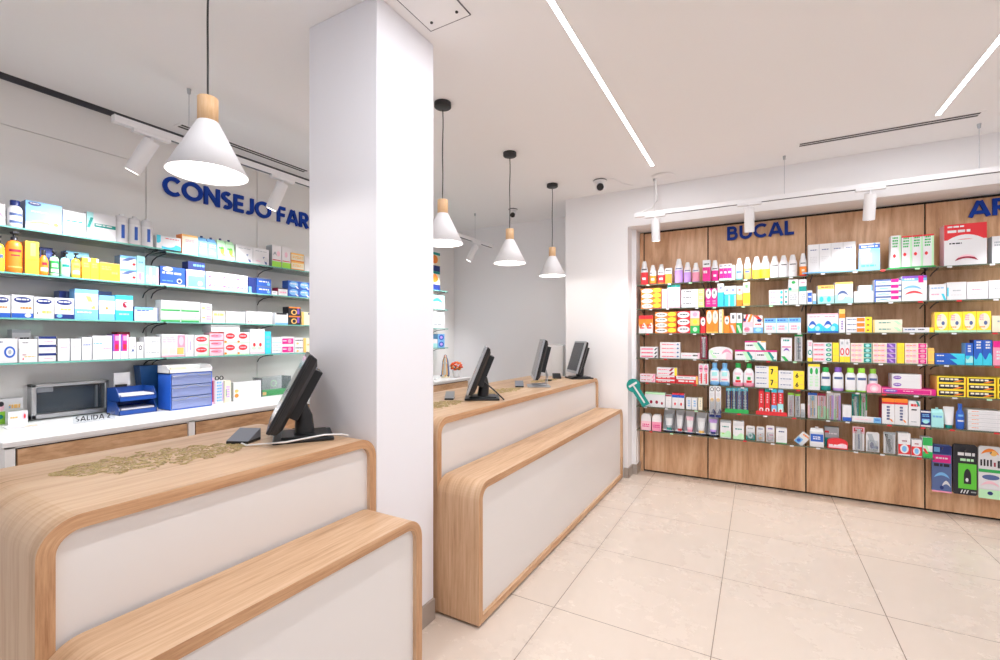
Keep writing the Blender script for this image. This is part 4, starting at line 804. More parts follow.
put('R', 5, 768.8, 778, 366.2, 'yellow seven price tag on the white stack', m=2, z=.9605, dy=-.002, d=.0012, c='Y', p='g .15 .25 .5 .75 K 7|t .6 .4 .9 .6 Q')
Rw(5, 778.4, 804.2, 371, 'white carton with yellow end numbered six', m=3, p='t .08 .5 .5 .7 U|r .58 0 1 1 Y|t .08 .2 .45 .35 H')
put('R', 5, 793.2, 804.2, 371, 'yellow six price tag on the white stack', m=2, z=.9605, dy=-.002, d=.0012, c='Y', p='g .2 .25 .48 .75 K 6|t .6 .4 .9 .6 Q')
Rw(5, 808, 820, 364, 'tall white carton with yellow top and green leaves', p='r 0 .9 1 1 Y|e .15 .6 .4 .85 G|e .6 .6 .85 .85 G|t .15 .1 .4 .55 J 4|t .6 .1 .85 .55 J 4')
BL = ((.5, .6, .75, 'U'),)
Rw(5, 820.8, 831.2, 367.4, 'white bottle with dark green cap', 'bottle', c='T', l='W', u='W', lz=(.2, .7), cap='G', t='flip', k=BL)
Rw(5, 833, 844.2, 367.4, 'white bottle with violet cap', 'bottle', c='X', l='W', u='W', lz=(.12, .7), cap='V', t='flip', k=BL)
Rw(5, 845.6, 867.8, 368.2, 'white bottle with lime green cap', 'bottle', 2, c='L', l='W', u='W', lz=(.06, .7), cap='L', t='flip', k=BL)
Rw(5, 868.3, 878.6, 369, 'white bottle with lime cap behind the pink box', 'bottle', c='L', l='W', u='W', lz=(.06, .7), cap='L', t='flip', k=BL, dy=.03)
Rw(5, 867, 881.4, 383.2, 'small pink scalloped box', 'dome', c='P', d=.026, p='e .2 .1 .8 .8 F|e .35 .25 .65 .6 W')
t0 = Rw(5, 881.8, 936, 388.6, 'long flat hot pink carton', c='M', p='r 0 .1 .92 .9 P|r .02 .15 .9 .8 M|e .04 .2 .3 .8 V|t .08 .4 .26 .6 W|t .4 .4 .6 .6 F', d=.16)
put('R', 5, 892, 921.6, 374.2, 'white carton with violet oval on the pink one', m=2, on=t0, p='e .04 .25 .32 .75 V|t .08 .42 .28 .6 W|r .96 0 1 1 F', d=.13)
YB_ = 'r .06 .14 .94 .86 K|t .12 .3 .75 .74 E|d .55 .2 .95 .5 O'
Rw(5, 937, 965.8, 376.6, 'yellow carton with black lettered panel, left stack', m=3, c='Y', side='Q', p=YB_, d=.17)
Rw(5, 967, 996, 377.6, 'yellow carton with black lettered panel, right stack', m=3, c='Y', side='Q', p=YB_, d=.17)
Rw(5, 997.5, 1024, 378.5, 'yellow carton with black panel, at the picture edge', m=3, c='Y', p=YB_, d=.17)
# ---- row 6
Rw(6, 645, 665, 392.6, 'wide white carton with red dots', top='J', p='e .24 .22 .38 .46 D|e .52 .22 .66 .46 D|e .8 .18 .9 .38 D|r 0 .88 1 1 J|t .04 .05 .3 .12 S')
Rw(6, 665.4, 671.6, 395, 'plain white carton left of the red topped pair', p='r 0 .9 1 1 D|t .2 .5 .8 .6 H')
Rw(6, 672, 684.2, 393.4, 'white carton with blue band and red top', n=2, p='r 0 .72 1 .9 B|r 0 .9 1 1 R|e .35 .2 .65 .4 R|t .2 .5 .8 .56 H', top='R')
Rw(6, 686, 697.6, 398, 'white and grey carton', n=2, p='t .3 .2 .7 .8 Z 3|r .9 0 1 1 S')
Rw(6, 698.2, 702.4, 398, 'slim cream carton', c='E', p='t .4 .2 .6 .8 S 3')
for a, b, nm in ((709, 714.6, 'white hanging strip of small packs, left'), (715.2, 721, 'white and tan hanging strip of small packs, right')):
    put('R', 6, a, b, 386.5, nm, 'blister', z=.664, dy=-.036, c='W', p='e .15 .84 .85 .97 K|e .25 .86 .75 .95 W|e .15 .66 .85 .8 H|e .15 .5 .85 .62 Q|r .2 .34 .8 .48 W|w 0 0 1 .28 N|t .1 .06 .9 .12 W', bm='clear')
for i, (a, b) in enumerate(((726, 731), (731.6, 736.4), (736.8, 741.8), (742.2, 748))):
    put('R', 6, a, b, 388, 'dark blue toothbrush pack, '+['first', 'second', 'third', 'fourth'][i]+' in green base', 'brush', zoff=.012, c='N' if i != 2 else 'U', b=('W', 'A', 'V', 'W')[i], b2='C', p='r 0 .86 1 1 C|t .2 .9 .8 .96 W|t .2 .05 .8 .5 A 4')
m = MB(); p0, p1 = ony(725, 300, SY+.006)[0], ony(748.6, 300, SY+.006)[0]; m.box(0, p1-p0, 0, .06, 0, .0105, 'ink_G', ); m.box(0, p1-p0, 0, .004, .0105, .034, 'ink_G'); tag(m.build('shelf_tray', loc=(p0, SY+.004, .7175)), 'green display base holding four dark blue toothbrush packs', 'display base')
for i, (a, b) in enumerate(((758.6, 764), (764.8, 770), (771.4, 776.8), (777.6, 783.4))):
    put('R', 6, a, b, 389, 'red toothpaste pack, '+['first', 'second', 'third', 'fourth'][i]+' in red base', 'carton', zoff=.012, d=.04, c='R', p=('r 0 .92 1 1 D|', 'r 0 .88 1 1 T|', 'r 0 .86 1 1 C|r 0 .05 1 .36 Z|', 'r 0 .86 1 1 Z|r 0 .05 1 .42 A|')[i]+'e .1 .06 .9 .24 W|e .3 .1 .7 .2 R|t .35 .4 .65 .8 F 4')
m = MB(); p0, p1 = ony(756, 300, SY+.006)[0], ony(787, 300, SY+.006)[0]; m.box(0, p1-p0, 0, .06, 0, .0105, 'ink_R', ); m.box(0, p1-p0, 0, .004, .0105, .034, 'ink_R'); tag(m.build('shelf_tray', loc=(p0, SY+.004, .7175)), 'red display base holding four red toothpaste packs', 'display base')
Rw(6, 788, 794.2, 393, 'white interdental brush pack with lime top', 'brush', c='I', b='P', b2='W', p='r 0 .9 1 1 L|t .3 .1 .7 .3 U')
Rw(6, 795.4, 800.4, 394, 'white narrow brush pack with lime top', 'brush', c='W', b='K', b2='U', p='r 0 .9 1 1 L|t .3 .1 .7 .3 U')
Rw(6, 800.8, 805.2, 404, 'short white and grey pack', 'blister', c='I', p='r 0 0 1 .4 H')
Rw(6, 808.2, 817.4, 393, 'toothbrush pack with blue top and yellow brush', 'brush', c='I', b='Q', b2='C', p='r 0 .9 1 1 B|r .0 .0 .25 .5 F|r .3 .1 .8 .4 Z')
Rw(6, 818, 826, 393.6, 'toothbrush pack with orange brush', 'brush', c='F', b='O', b2='R', p='r 0 .9 1 1 D|r 0 0 1 .5 J')
Rw(6, 827, 841, 393, 'pastel toothbrush pack with two coloured stripes', 'brush', n=2, c='I', b='O', b2='P', p='r .6 0 1 .9 X|r 0 .0 .4 .4 J')
Rw(6, 842.5, 851.5, 405.4, 'small white carton with blue foot', p='r 0 0 1 .24 B|r .48 .24 .52 1 H')
Rw(6, 852, 859.4, 394, 'dark teal toothbrush pack', 'brush', c='T', b='I', b2='S', p='v .1 .1 .9 .8 J', dy=.03)
Rw(6, 860, 867.6, 394, 'green edged toothbrush pack with red stripe', 'brush', c='I', b='G', b2='R', p='r 0 0 .2 1 G|r .8 .4 1 1 G', dy=.03)
Rw(6, 852, 881.4, 417, 'long flat white carton with blue end', p='r .74 0 1 1 Z|t .8 .3 .94 .7 B|t .08 .3 .66 .6 F', d=.026)
Rw(6, 881.8, 908, 398.6, 'white carton with navy script and orange top', n=2, side='D', top='O', p='r 0 .8 1 1 O|w .0 .78 1 .98 R|r 0 .86 1 1 O|t .38 .12 .62 .7 N 5|v .6 .1 .9 .2 O', d=.11)
Rw(6, 908.4, 920.4, 401, 'white carton with red script and teal corner', p='t .2 .72 .8 .88 R|r .25 .62 .7 .67 K|v .6 .8 1 1 T|t .2 .12 .7 .18 S|r .95 0 1 1 H')
Rw(6, 920.8, 930.8, 411, 'navy carton with pale picture', c='N', p='r 0 .9 1 1 W|r .1 .3 .9 .5 Z|t .15 .6 .85 .8 Z 2|e .2 .2 .8 .44 A|r 0 0 1 .1 I')
Rw(6, 931.4, 944, 408, 'pale aqua pouch', 'pouch', c='A', cap='A', d=.04, p='t .1 .6 .9 .8 Z')
Rw(6, 944, 955.6, 407, 'white cosmetic tube with teal cap', 'tube', c='W', l='W', cap='T', d=.05)
Rw(6, 956.4, 965.4, 404, 'royal blue rounded bottle', 'bottle', c='B', l='B', u='B', lz=(.2, .7), cap='B', t='neck', k=((.3, .36, .7, 'W'), (.5, .58, .6, 'Z')))
Rw(6, 968, 1004, 410.6, 'long white carton with tiny orange print', m=5, p='t .1 .5 .3 .7 O|t .4 .4 .85 .55 H|r 0 0 1 .05 S', d=.15)
# ---- row 7
Rw(7, 641, 650.8, 413.6, 'pink treatment pack with arched lid', 'jar', c='F', d=.08)
Rw(7, 652, 661, 414.6, 'second pink treatment pack with arched lid', 'jar', c='P', d=.08)
for i, (a, b, c_, cp) in enumerate(((663, 674, 'S', 'T'), (674.6, 683.8, 'H', 'R'), (684.2, 694.6, 'F', 'P'), (695.2, 706.6, 'H', 'Q'), (707.2, 718.6, 'X', 'N'))):
    Rw(7, a, b, 409.5+i*1.4, 'white tray with tube, cap %s' % ('green', 'red', 'pink', 'beige', 'navy')[i], 'tubetray', c=c_, l='W', cap=cp, d=.09)
Rw(7, 720.2, 731, 421, 'pale green and white carton', p='r 0 .08 1 .3 L|r 0 .9 1 1 S|w 0 .05 1 .45 J|t .2 .6 .8 .7 T')
Rw(7, 733, 744, 421.4, 'grey topped green and white carton', p='r 0 .75 1 .95 H|w 0 .0 1 .35 J|t .2 .5 .8 .6 T')
Rw(7, 746, 755, 426.2, 'white blister pack with teal circle', 'blister', c='W', p='w 0 0 1 .5 T|e .2 .12 .75 .5 A|e .35 .22 .6 .42 T|t .2 .75 .8 .85 S')
Rw(7, 756.4, 764.6, 427, 'white blister pack with small grey product', 'blister', c='W', p='t .25 .75 .75 .88 U|r .4 .4 .6 .46 R|e .3 .1 .7 .3 Q')
Rw(7, 766, 774.6, 426, 'white blister pack with violet print', 'blister', c='I', p='t .25 .72 .75 .85 V|r .4 .4 .8 .46 M|t .2 .1 .8 .3 F')
Rw(7, 776, 787, 428.4, 'plain white carton with navy lettering', p='t .25 .7 .75 .82 N|t .2 .2 .7 .5 H 3|r 0 0 1 .05 G')
Rw(7, 793, 803, 431, 'tilted white and blue pack leaning right', 'carton', tilt=38, d=.03, dy=.03, zoff=.008, p='r 0 0 .6 .5 Z|e .1 .1 .5 .4 B|t .2 .7 .9 .9 O')
Rw(7, 810, 824, 427.2, 'blue and white film wrapped pack', 'pouch', c='H', cap='H', d=.05, p='r 0 .35 1 .85 B|t .2 .45 .8 .7 W 2|r 0 0 1 .3 I')
Rw(7, 824.6, 839, 427, 'grey and red denture pack with teal side', 'carton', c='S', dy=.07, d=.05, p='r 0 0 1 .45 T|r 0 .7 .3 .8 R|t .3 .6 .9 .7 W')
Rw(7, 827.6, 848, 438.6, 'red and white arched pack', 'dome', c='R', d=.05, p='w .05 .1 .95 .55 F|t .1 .2 .8 .4 W')
Rw(7, 853, 865, 427.2, 'brush pack with red header', 'brush', c='I', b='U', b2='W', p='r 0 .72 1 1 F|r .1 .8 .9 .95 R|t .2 .85 .8 .92 W')
Rw(7, 866.2, 880, 432.6, 'clear and navy interdental brush pack', 'blister', c='H', p='v .1 .1 .9 .9 S|e .3 .15 .6 .5 N|t .5 .1 .9 .3 U')
Rw(7, 884, 896.2, 432.6, 'clear pack with black tool', 'brush', c='H', b='K', b2='S', p='v .1 .2 .7 .9 K|r 0 .9 1 1 S')
Rw(7, 898.2, 910.6, 433.2, 'taller red and white pack with blue disc', p='r 0 .05 1 .5 R|e .15 .1 .85 .5 W|e .3 .16 .7 .44 Z|t .3 .6 .7 .68 D|t .3 .85 .7 .9 H|r 0 0 1 .06 W')
Rw(7, 911.4, 922, 440, 'shorter red and white pack with blue disc', p='r 0 .05 1 .6 R|e .15 .1 .85 .55 W|e .3 .16 .7 .5 Z|t .3 .7 .7 .8 D|r 0 0 1 .06 W')
Rw(7, 922.6, 932.6, 437.5, 'green and white pack with red stripe', c='W', p='r 0 .6 1 1 G|r 0 .42 1 .6 W|v .1 .2 .8 .6 J|r 0 0 1 .3 G|v 0 .2 .6 .45 R')
# hook rail with hanging packs (right bay)
t = thing('hook_rail', 'dark steel rail with hooks carrying hanging packs, right bay', 'rail', (1.58, NY-.012, .535))
bx(-.38, .38, 0, .012, -.008, .008, 'bracket').build('bar', t)
PX = [(930.8, 951, 444, 491.5), (951.6, 976.6, 444, 494), (977, 1001, 446, 498), (1001.6, 1024, 448, 502)]
for i, (a, b, vt_, vb_) in enumerate(PX):
    Y = 4.84-.02*0; x0, x1 = ony(a, 300, Y)[0], ony(b, 300, Y)[0]; zt, zb = ony((a+b)/2, vt_, Y)[1], ony((a+b)/2, vb_, Y)[1]; w_, h_ = x1-x0, zt-zb
    MB().tube([((x0+x1)/2-1.58, 0, 0), ((x0+x1)/2-1.58, Y-NY-.02, 0), ((x0+x1)/2-1.58, Y-NY-.03, .012)], .003, 'bracket', 6).build('hook', t)
    spec = ['r .04 .62 .96 .78 M|t .2 .68 .8 .73 W|r 0 .8 1 .98 N|r .1 .84 .4 .94 Z|t .1 .5 .9 .6 K|r 0 .02 1 .44 U|c .1 .3 .9 .42 Z|c .5 .12 .95 .25 H|e .4 .06 .6 .14 N|r 0 0 1 .03 P',
            'r .22 .12 .97 .62 g|t .2 .74 .9 .84 W|t .3 .64 .9 .72 J|e .45 .22 .75 .52 K|r .45 .22 .75 .34 K|e .52 .26 .64 .34 W|d .3 .03 .42 .1 W|d .42 .03 .54 .1 W|d .54 .03 .66 .1 W|t .74 .04 .95 .08 S',
            'c .1 .84 .9 .96 O|e .5 .82 .8 .92 Q|r .08 .62 .16 .74 K|r .22 .62 .3 .75 K|r .36 .62 .44 .74 K|r .5 .62 .58 .75 K|r .66 .62 .74 .7 D|r .82 .6 .92 .74 K|r 0 .5 1 .56 G|e .15 .36 .9 .46 U|c .1 .24 .9 .34 F|r 0 0 1 .17 J|e .38 .07 .62 .14 N|r 0 .17 1 .19 H',
            'r 0 .5 1 .56 G|e .15 .36 .9 .46 U|r 0 0 1 .17 J'][i]
    m = MB(); g = .002; base = ('ink_U', 'ink_K', 'ink_W', 'ink_W')[i]
    m.prism([(-w_/2+g, .012), (-w_/2+.012, 0), (w_/2-.012, 0), (w_/2-g, .012), (w_/2-g, h_-.014), (w_/2-.014, h_), (-w_/2+.014, h_), (-w_/2+g, h_-.014)], 0, .018, base); patches(m, w_-2*g, h_, spec)
    o = m.build('hanging_pack', loc=((x0+x1)/2, Y-.02, zb)); tag(o, ('grey-blue hanging pack with magenta band, leftmost on the hook rail', 'black and bright green hanging pack on the hook rail', 'white hanging insole pack with orange foot picture', 'white hanging insole pack at the right picture edge')[i], 'hanging pack', 'packs hanging on the hook rail')
# teal toothbrush-shaped shelf sign at the left end
t = thing('shelf_sign', 'teal round-headed sign with white toothbrush shape at the shelf end', 'sign', (0, 0, 0))
m = MB(); a0 = ony(633.5, 385.5, 4.60); b0 = ony(646.5, 405.5, 4.60); r0 = .068
ang = math.atan2(b0[1]-a0[1], b0[0]-a0[0]); L_ = math.dist(a0, b0); nx, nz = -sin(ang), cos(ang); hw = .038
circ = [(a0[0]+r0*cos(ang+R(a)), a0[1]+r0*sin(ang+R(a))) for a in range(34, 327, 12)]
poly = circ+[(b0[0]-nx*hw, b0[1]-nz*hw), (b0[0]+nx*hw, b0[1]+nz*hw)]
m.prism(poly, 4.597, 4.600, 'ink_T'); m.build('board', t)
m = MB(); 
def barp(p, q, w_): 
    a = math.atan2(q[1]-p[1], q[0]-p[0]); x, z = -sin(a)*w_/2, cos(a)*w_/2; m.prism([(p[0]-x, p[1]-z), (q[0]-x, q[1]-z), (q[0]+x, q[1]+z), (p[0]+x, p[1]+z)], 4.5955, 4.597, 'ink_W')
dx, dz = cos(ang), sin(ang)
barp((a0[0]-dx*.005, a0[1]-dz*.005), (b0[0]-dx*.03, b0[1]-dz*.03), .016); barp((a0[0]-nx*.045-dx*.01, a0[1]-nz*.045-dz*.01), (a0[0]+nx*.045-dx*.01, a0[1]+nz*.045-dz*.01), .02); m.build('toothbrush_shape', t)
MB().tube([(a0[0]-.02, 4.602, a0[1]), (a0[0]+.0, 4.61, .75), (a0[0]+.012, 4.72, .35), (a0[0]+.008, 4.74, .12)], .004, 'cable_white', 6).build('cable', t)
# ================================================================ white wall products
NO = 'e .1 .66 .9 .92 N|t .2 .74 .8 .84 W|'
Lw(1, -8, 5.4, 203, 'white and pink carton at the left picture edge', c='I', p='c .2 .3 .9 .6 P')
Lw(1, 8.2, 24.4, 200, 'white bottle with navy cap', 'bottle', c='W', l='W', u='W', t='flip', cap='N', lz=(.1, .6), k=((.42, .52, .8, 'U'), (.14, .24, .8, 'U')))
Lw(1, 25.4, 62, 203, 'large light blue carton with white picture', c='Z', side='U', p='w 0 0 1 .36 W|e .06 .84 .42 .98 N|t .12 .89 .36 .94 W|c 0 .16 .9 .34 Q|e .66 .15 .9 .45 W|e .76 .2 .9 .34 O|t .15 .6 .6 .66 W', d=.16)
Lw(1, 62.8, 86, 211.5, 'white carton with teal ribbon', p='c 0 .4 .9 .55 A|t .15 .52 .85 .62 T|t .4 .12 .7 .2 S|r .92 0 1 1 H', d=.14)
Lw(1, 86.6, 115.8, 214, 'white carton with teal band and aqua side', c='W', p='r 0 .3 .22 1 A|d .0 .4 .22 .8 T|r .25 .46 1 .6 T|t .3 .5 .9 .57 W|t .32 .1 .6 .18 S', d=.14)
Lw(1, 116.4, 155, 216, 'clear squared bottle with blue label', 'bottle', 3, c='I', l='W', u='H', t='wide', cap='W', lz=(.1, .7), k=((.16, .62, .26, 'B'),))
Lw(1, 156.6, 181, 236.5, 'blue and white carton with curved foot', p='r 0 .4 .16 1 C|w .2 0 1 .4 C|e .1 .15 .75 .62 W|t .35 .75 .9 .85 R', d=.14)
Lw(1, 182, 198, 235, 'cream carton with orange top', c='E', side='O', top='Q', p='r 0 .9 1 1 Q|t .2 .6 .8 .75 P 2|r 0 0 1 .06 F')
Lw(1, 199, 217.4, 236.5, 'sky blue pouch with dark cap', 'pouch', 2, c='Z', cap='N', d=.06, p='t .1 .6 .9 .85 W 2|r .1 .1 .9 .4 A|t .1 .05 .6 .12 N')
Lw(1, 218, 235, 239, 'green and orange pouch with dark cap', 'pouch', 2, c='J', cap='N', d=.06, p='w 0 0 1 .36 Q|e .3 .3 .8 .8 L|t .1 .6 .7 .75 G')
Lw(1, 235.8, 269, 247, 'white carton with grey figure', n=2, p='t .15 .78 .85 .84 S|v .6 .05 .9 .5 U|e .65 .2 .95 .5 H|t .2 .15 .45 .22 P')
Lw(1, 272, 281.5, 245.5, 'taller floral white carton with green foot', c='I', top='J', side='S', p='r 0 0 1 .26 L|e .5 .5 .85 .75 F|r .04 .3 .9 .34 R|c .1 .5 .5 .7 S')
Lw(1, 282, 290.6, 247, 'floral white carton with green foot, right of its twin', c='I', top='J', p='r 0 0 1 .26 L|e .3 .5 .65 .75 F|r .04 .3 .9 .34 R')
Lw(1, 291.2, 304, 253.5, 'orange and cream carton', m=2, c='Q', p='r 0 .12 1 .8 E|t .1 .3 .9 .65 Q 2|r 0 0 1 .1 O')
Lw(1, 304.5, 314, 257, 'plain white carton beside the pillar edge', p='')
# row 2
Lw(2, 40, 53, 247.4, 'navy carton standing behind the small orange bottle', dy=.1, c='N', p='t .2 .6 .8 .8 U')
Lw(2, 66, 89, 251.6, 'blue carton standing behind the mint and yellow bottles', dy=.1, c='U', p='r 0 .7 1 1 Z')
Lw(3, 59, 73, 291, 'dark blue carton standing behind the navy oval cartons', dy=.1, c='U', p='r 0 0 .5 1 N')
Lw(3, 97, 112, 291.4, 'slate blue carton standing behind the light blue ones', dy=.1, c='U')
Lw(4, 12, 31, 329.4, 'grey pink carton standing behind the blue ring carton', dy=.1, c='H', p='r 0 .9 1 1 S|e .15 .6 .25 .75 D|t .4 .6 .9 .75 K')
Lw(4, 117, 130, 331.8, 'dark red carton standing behind the magenta pair', dy=.12, c='D')
Lw(2, -8, 6, 235, 'yellow bottle at the left picture edge', 'bottle', t='pump', c='Y', l='Y', lz=(.1, .6), cap='K')
Lw(2, 6.6, 24.6, 231, 'large orange pump bottle', 'bottle', t='pump', c='O', l='O', lz=(.1, .6), cap='K', k=((.5, .56, .7, 'D'), (.4, .43, .5, 'D'), (.12, .15, .8, 'Q')))
Lw(2, 25.2, 39.2, 241.4, 'tall yellow carton', c='Y', side='Q', p='r .35 .55 .75 .95 Q|t .2 .4 .8 .45 O')
Lw(2, 39.8, 49.6, 250, 'small orange bottle with dark cap', 'bottle', t='neck', c='O', l='O', cap='K', lz=(.1, .6), k=((.15, .3, .8, 'E'), (.4, .5, .5, 'D')))
Lw(2, 50.2, 60.2, 251, 'small green bottle with dark cap', 'bottle', t='pump', c='J', l='G', cap='K', lz=(.1, .6), k=((.35, .5, .7, 'J'), (.15, .28, .8, 'W')))
Lw(2, 61, 71.4, 252, 'small mint bottle with dark cap', 'bottle', t='pump', c='A', l='J', cap='K', lz=(.1, .6), k=((.4, .5, .7, 'T'), (.12, .26, .8, 'W')))
Lw(2, 72, 81.6, 253, 'small yellow bottle with dark cap', 'bottle', t='pump', c='Y', l='Q', cap='K', lz=(.1, .6), k=((.15, .28, .8, 'W'), (.4, .5, .6, 'Y')))
Lw(2, 82, 99, 258, 'yellow carton, taller', n=2, c='Y', p='t .2 .5 .8 .75 Q 2|r .7 .82 1 1 E')
Lw(2, 99.4, 119.6, 263, 'wide yellow carton', c='Y', p='t .1 .55 .6 .8 Q 2|t .6 .3 .9 .5 Q|r 0 .95 1 1 Q')
Lw(2, 120, 136.4, 256, 'white plaster carton with blue corner', m=2, p='r 0 .8 1 1 Z|d 0 .6 1 .9 U|e .75 .3 .95 .5 R', side='U')
Lw(2, 136.8, 145, 256, 'aqua and white carton', c='A', p='r 0 0 .8 .4 W|e .2 .1 .6 .4 P|t .2 .7 .8 .8 Z')
Lw(2, 145.4, 158.8, 266, 'pale aqua carton with pink end', n=2, c='A', p='r .6 0 1 .9 F|e .05 .1 .5 .5 W|t .1 .2 .4 .35 P')
Lw(2, 160, 185, 267, 'royal blue and white carton', c='B', side='N', p='r 0 0 1 .1 W|e .1 .75 .5 1 W|t .08 .55 .92 .72 W|e .66 .15 .88 .42 W|e .7 .2 .84 .36 N|t .08 .2 .5 .28 Z')
t0 = Lw(2, 186, 205.2, 270, 'pale blue carton with grey ring', c='Z', p='r 0 .8 1 1 W|t .08 .6 .92 .76 W|e .6 .12 .86 .4 W|r 0 0 1 .06 W|r 0 .1 .1 .9 X')
put('L', 2, 188, 205, 262, 'navy box lying on the pale blue carton', on=t0, c='N', p='t .3 .3 .95 .7 Z', d=.08)
Lw(2, 206, 247.6, 273.5, 'white carton with violet swirl', n=3, m=2, p='c .1 .2 .5 .6 V|e .3 .35 .5 .55 P|t .5 .3 .95 .5 U|r 0 0 1 .06 X')
Lw(2, 248.4, 256, 277.6, 'small navy carton', m=1, c='N', p='r 0 .0 .4 .4 Z')
Lw(2, 256.6, 271.2, 278.4, 'royal blue carton with white stripe', m=2, c='B', p='t .15 .4 .85 .65 W|e .7 .1 .92 .5 Z|r 0 .85 1 1 U')
Lw(2, 271.8, 277.6, 291, 'little cream carton', p='t .2 .3 .7 .7 S')
Lw(2, 278.2, 287.6, 288, 'low white carton with dark top', p='r 0 .85 1 1 K|t .15 .2 .85 .5 P', side='D')
Lw(2, 288.2, 309.4, 281.5, 'rounded blue and white carton', n=2, m=2, c='B', p='e .08 .15 .92 .95 Z|t .2 .45 .8 .7 W|v .6 .05 1 .4 W')
# row 3
Lw(3, -7, 10.6, 295, 'white carton with navy oval at the picture edge', side='H', p=NO+'r 0 0 1 .2 B|t .1 .38 .8 .5 O')
Lw(3, 11.4, 33.4, 295, 'white carton with navy oval and blue foot', p=NO+'r 0 0 1 .2 B|t .4 .35 .95 .48 O|e .6 .02 .9 .2 W', top='V')
Lw(3, 34, 53.8, 297, 'white carton with navy oval and no foot', p=NO+'t .4 .16 .9 .36 Q|e .12 .2 .2 .28 K', top='N')
Lw(3, 54.4, 74, 298, 'white carton with navy oval and navy foot', p=NO+'r 0 0 1 .22 N|t .3 .36 .85 .5 Q|e .1 .05 .4 .22 Z')
Lw(3, 74.6, 98.4, 289.4, 'large light blue carton with peach hands', c='Z', top='U', p='r 0 .34 1 .86 W|v .3 .38 .62 .8 F|v .45 .36 .9 .78 Q|e .5 .4 .8 .6 F|t .1 .18 .7 .26 W')
Lw(3, 99, 114.8, 295.4, 'light blue carton with small orange dot', c='Z', p='r 0 .25 1 .78 W|e .3 .35 .7 .6 E|e .42 .42 .56 .54 O')
Lw(3, 115.4, 133, 295.4, 'turquoise carton with foot picture', c='C', p='r 0 .4 1 .82 W|e .1 .42 .5 .75 F|e .4 .5 .7 .75 D|v .5 .42 1 .7 F|t .2 .18 .8 .28 A')
Lw(3, 134.4, 158.4, 307.2, 'white carton with blue header', side='U', p='r 0 .8 .8 1 Z|t .1 .66 .6 .78 B|t .1 .3 .7 .4 P|r .96 0 1 1 U')
Lw(3, 161, 200, 301, 'white carton with green foot', n=2, m=2, p='r 0 0 .95 .14 G|r 0 .14 1 .32 J|t .3 .55 .5 .65 S|t .7 .4 .8 .5 P')
Lw(3, 200.6, 212, 303.4, 'small cream and white carton', m=2, p='t .1 .3 .4 .6 Q|t .5 .2 .9 .7 P 2')
Lw(3, 212.6, 225, 311, 'low cream carton', c='E', p='t .1 .5 .9 .8 Q|r 0 0 1 .1 W')
Lw(3, 225.6, 245.2, 311.6, 'low white carton with grey flowers', n=1, p='c .1 .4 .4 .8 H|c .5 .3 .9 .7 H|r 0 0 1 .1 H')
Lw(3, 246.2, 272.4, 311.6, 'low white carton with red dots at left', p='e .06 .08 .1 .2 R|e .16 .08 .2 .2 R|c .2 .4 .5 .8 H|c .55 .3 .9 .7 H')
Lw(3, 275, 288, 313, 'low white carton with black top', p='r .1 .86 .9 1 K|t .2 .5 .8 .6 H|r 0 0 1 .15 Z', top='K')
Lw(3, 288.6, 300.6, 307, 'dark carton with orange centre', m=2, c='K', p='e .2 .1 .7 .7 Q|e .3 .2 .6 .6 K|r .7 .2 .9 .9 V|r 0 .85 1 1 O', top='O')
Lw(3, 301.4, 311, 312, 'cream carton with yellow left edge', c='E', p='r 0 0 .25 1 Q|e .7 .8 .9 .95 N')
# row 4
Lw(4, -8, 17.6, 338.4, 'white carton with blue ring', p='e .46 .2 .92 .68 B|e .54 .28 .84 .6 W|e .62 .34 .76 .54 S|t .1 .8 .4 .88 N|r 0 0 .1 .1 V')
Lw(4, 18.4, 37.6, 339, 'white carton with tiny coloured print', p='t .2 .8 .5 .86 K|t .3 .2 .9 .26 Q|e .2 .1 .28 .18 R|t .2 .28 .4 .34 D|r 0 0 .04 .6 S')
Lw(4, 38.4, 57, 336.4, 'white carton with navy bands', m=3, p='r 0 .72 .96 1 N|t .3 .3 .8 .42 P|r .95 0 1 .9 K')
Lw(4, 57.8, 70.2, 338.6, 'slim white carton, first', p='t .2 .58 .8 .64 P|t .1 .82 .6 .86 S|r .96 0 1 1 S')
Lw(4, 70.8, 81.6, 338.6, 'slim white carton, second', p='t .2 .58 .8 .64 P|t .1 .78 .7 .82 H|r .96 0 1 1 S')
Lw(4, 82, 92, 337, 'slim white carton with blue line', p='t .1 .62 .9 .68 B|t .1 .3 .6 .4 F|r .95 0 1 1 H')
Lw(4, 92.4, 112, 335.6, 'wide white carton with blue and pink print', p='t .05 .62 .55 .7 Z|t .55 .42 .95 .48 P|r 0 .05 .02 .9 S')
Lw(4, 112.6, 128.6, 334.4, 'magenta and white carton', n=2, side='V', p='r 0 .32 .8 1 M|r 0 .32 .22 1 V|r .3 .75 .8 .95 P|r .3 .4 .7 .6 R|r .8 .4 1 1 F')
Lw(4, 129.2, 136, 337, 'slim white carton with violet mark', p='c .3 .25 .8 .45 U|t .3 .7 .9 .8 H|t .6 .5 .9 .56 V')
Lw(4, 136.6, 143.6, 342, 'short white carton with black ring', p='e .3 .5 .8 .8 K|e .4 .56 .7 .74 W|t .3 .2 .8 .3 F')
Lw(4, 144.4, 160.6, 336.6, 'clear plastic box of white packs', m=2, c='H', p='r .06 .1 .46 .9 I|r .54 .1 .94 .9 I|t .1 .4 .9 .55 S')
Lw(4, 161.6, 184.8, 334, 'white carton with yellow squares and pink photo', side='H', p='r .68 .42 1 .95 P|e .74 .5 .95 .9 F|r .02 .15 .28 .42 E|r .33 .15 .6 .42 E|r .66 .12 .95 .4 Q|r 0 .03 1 .07 P|t .05 .6 .6 .9 F 3')
Lw(4, 185.2, 193.8, 334.6, 'narrow white carton with violet lines', p='r .2 .2 .26 .9 X|r .6 .3 .66 .7 V')
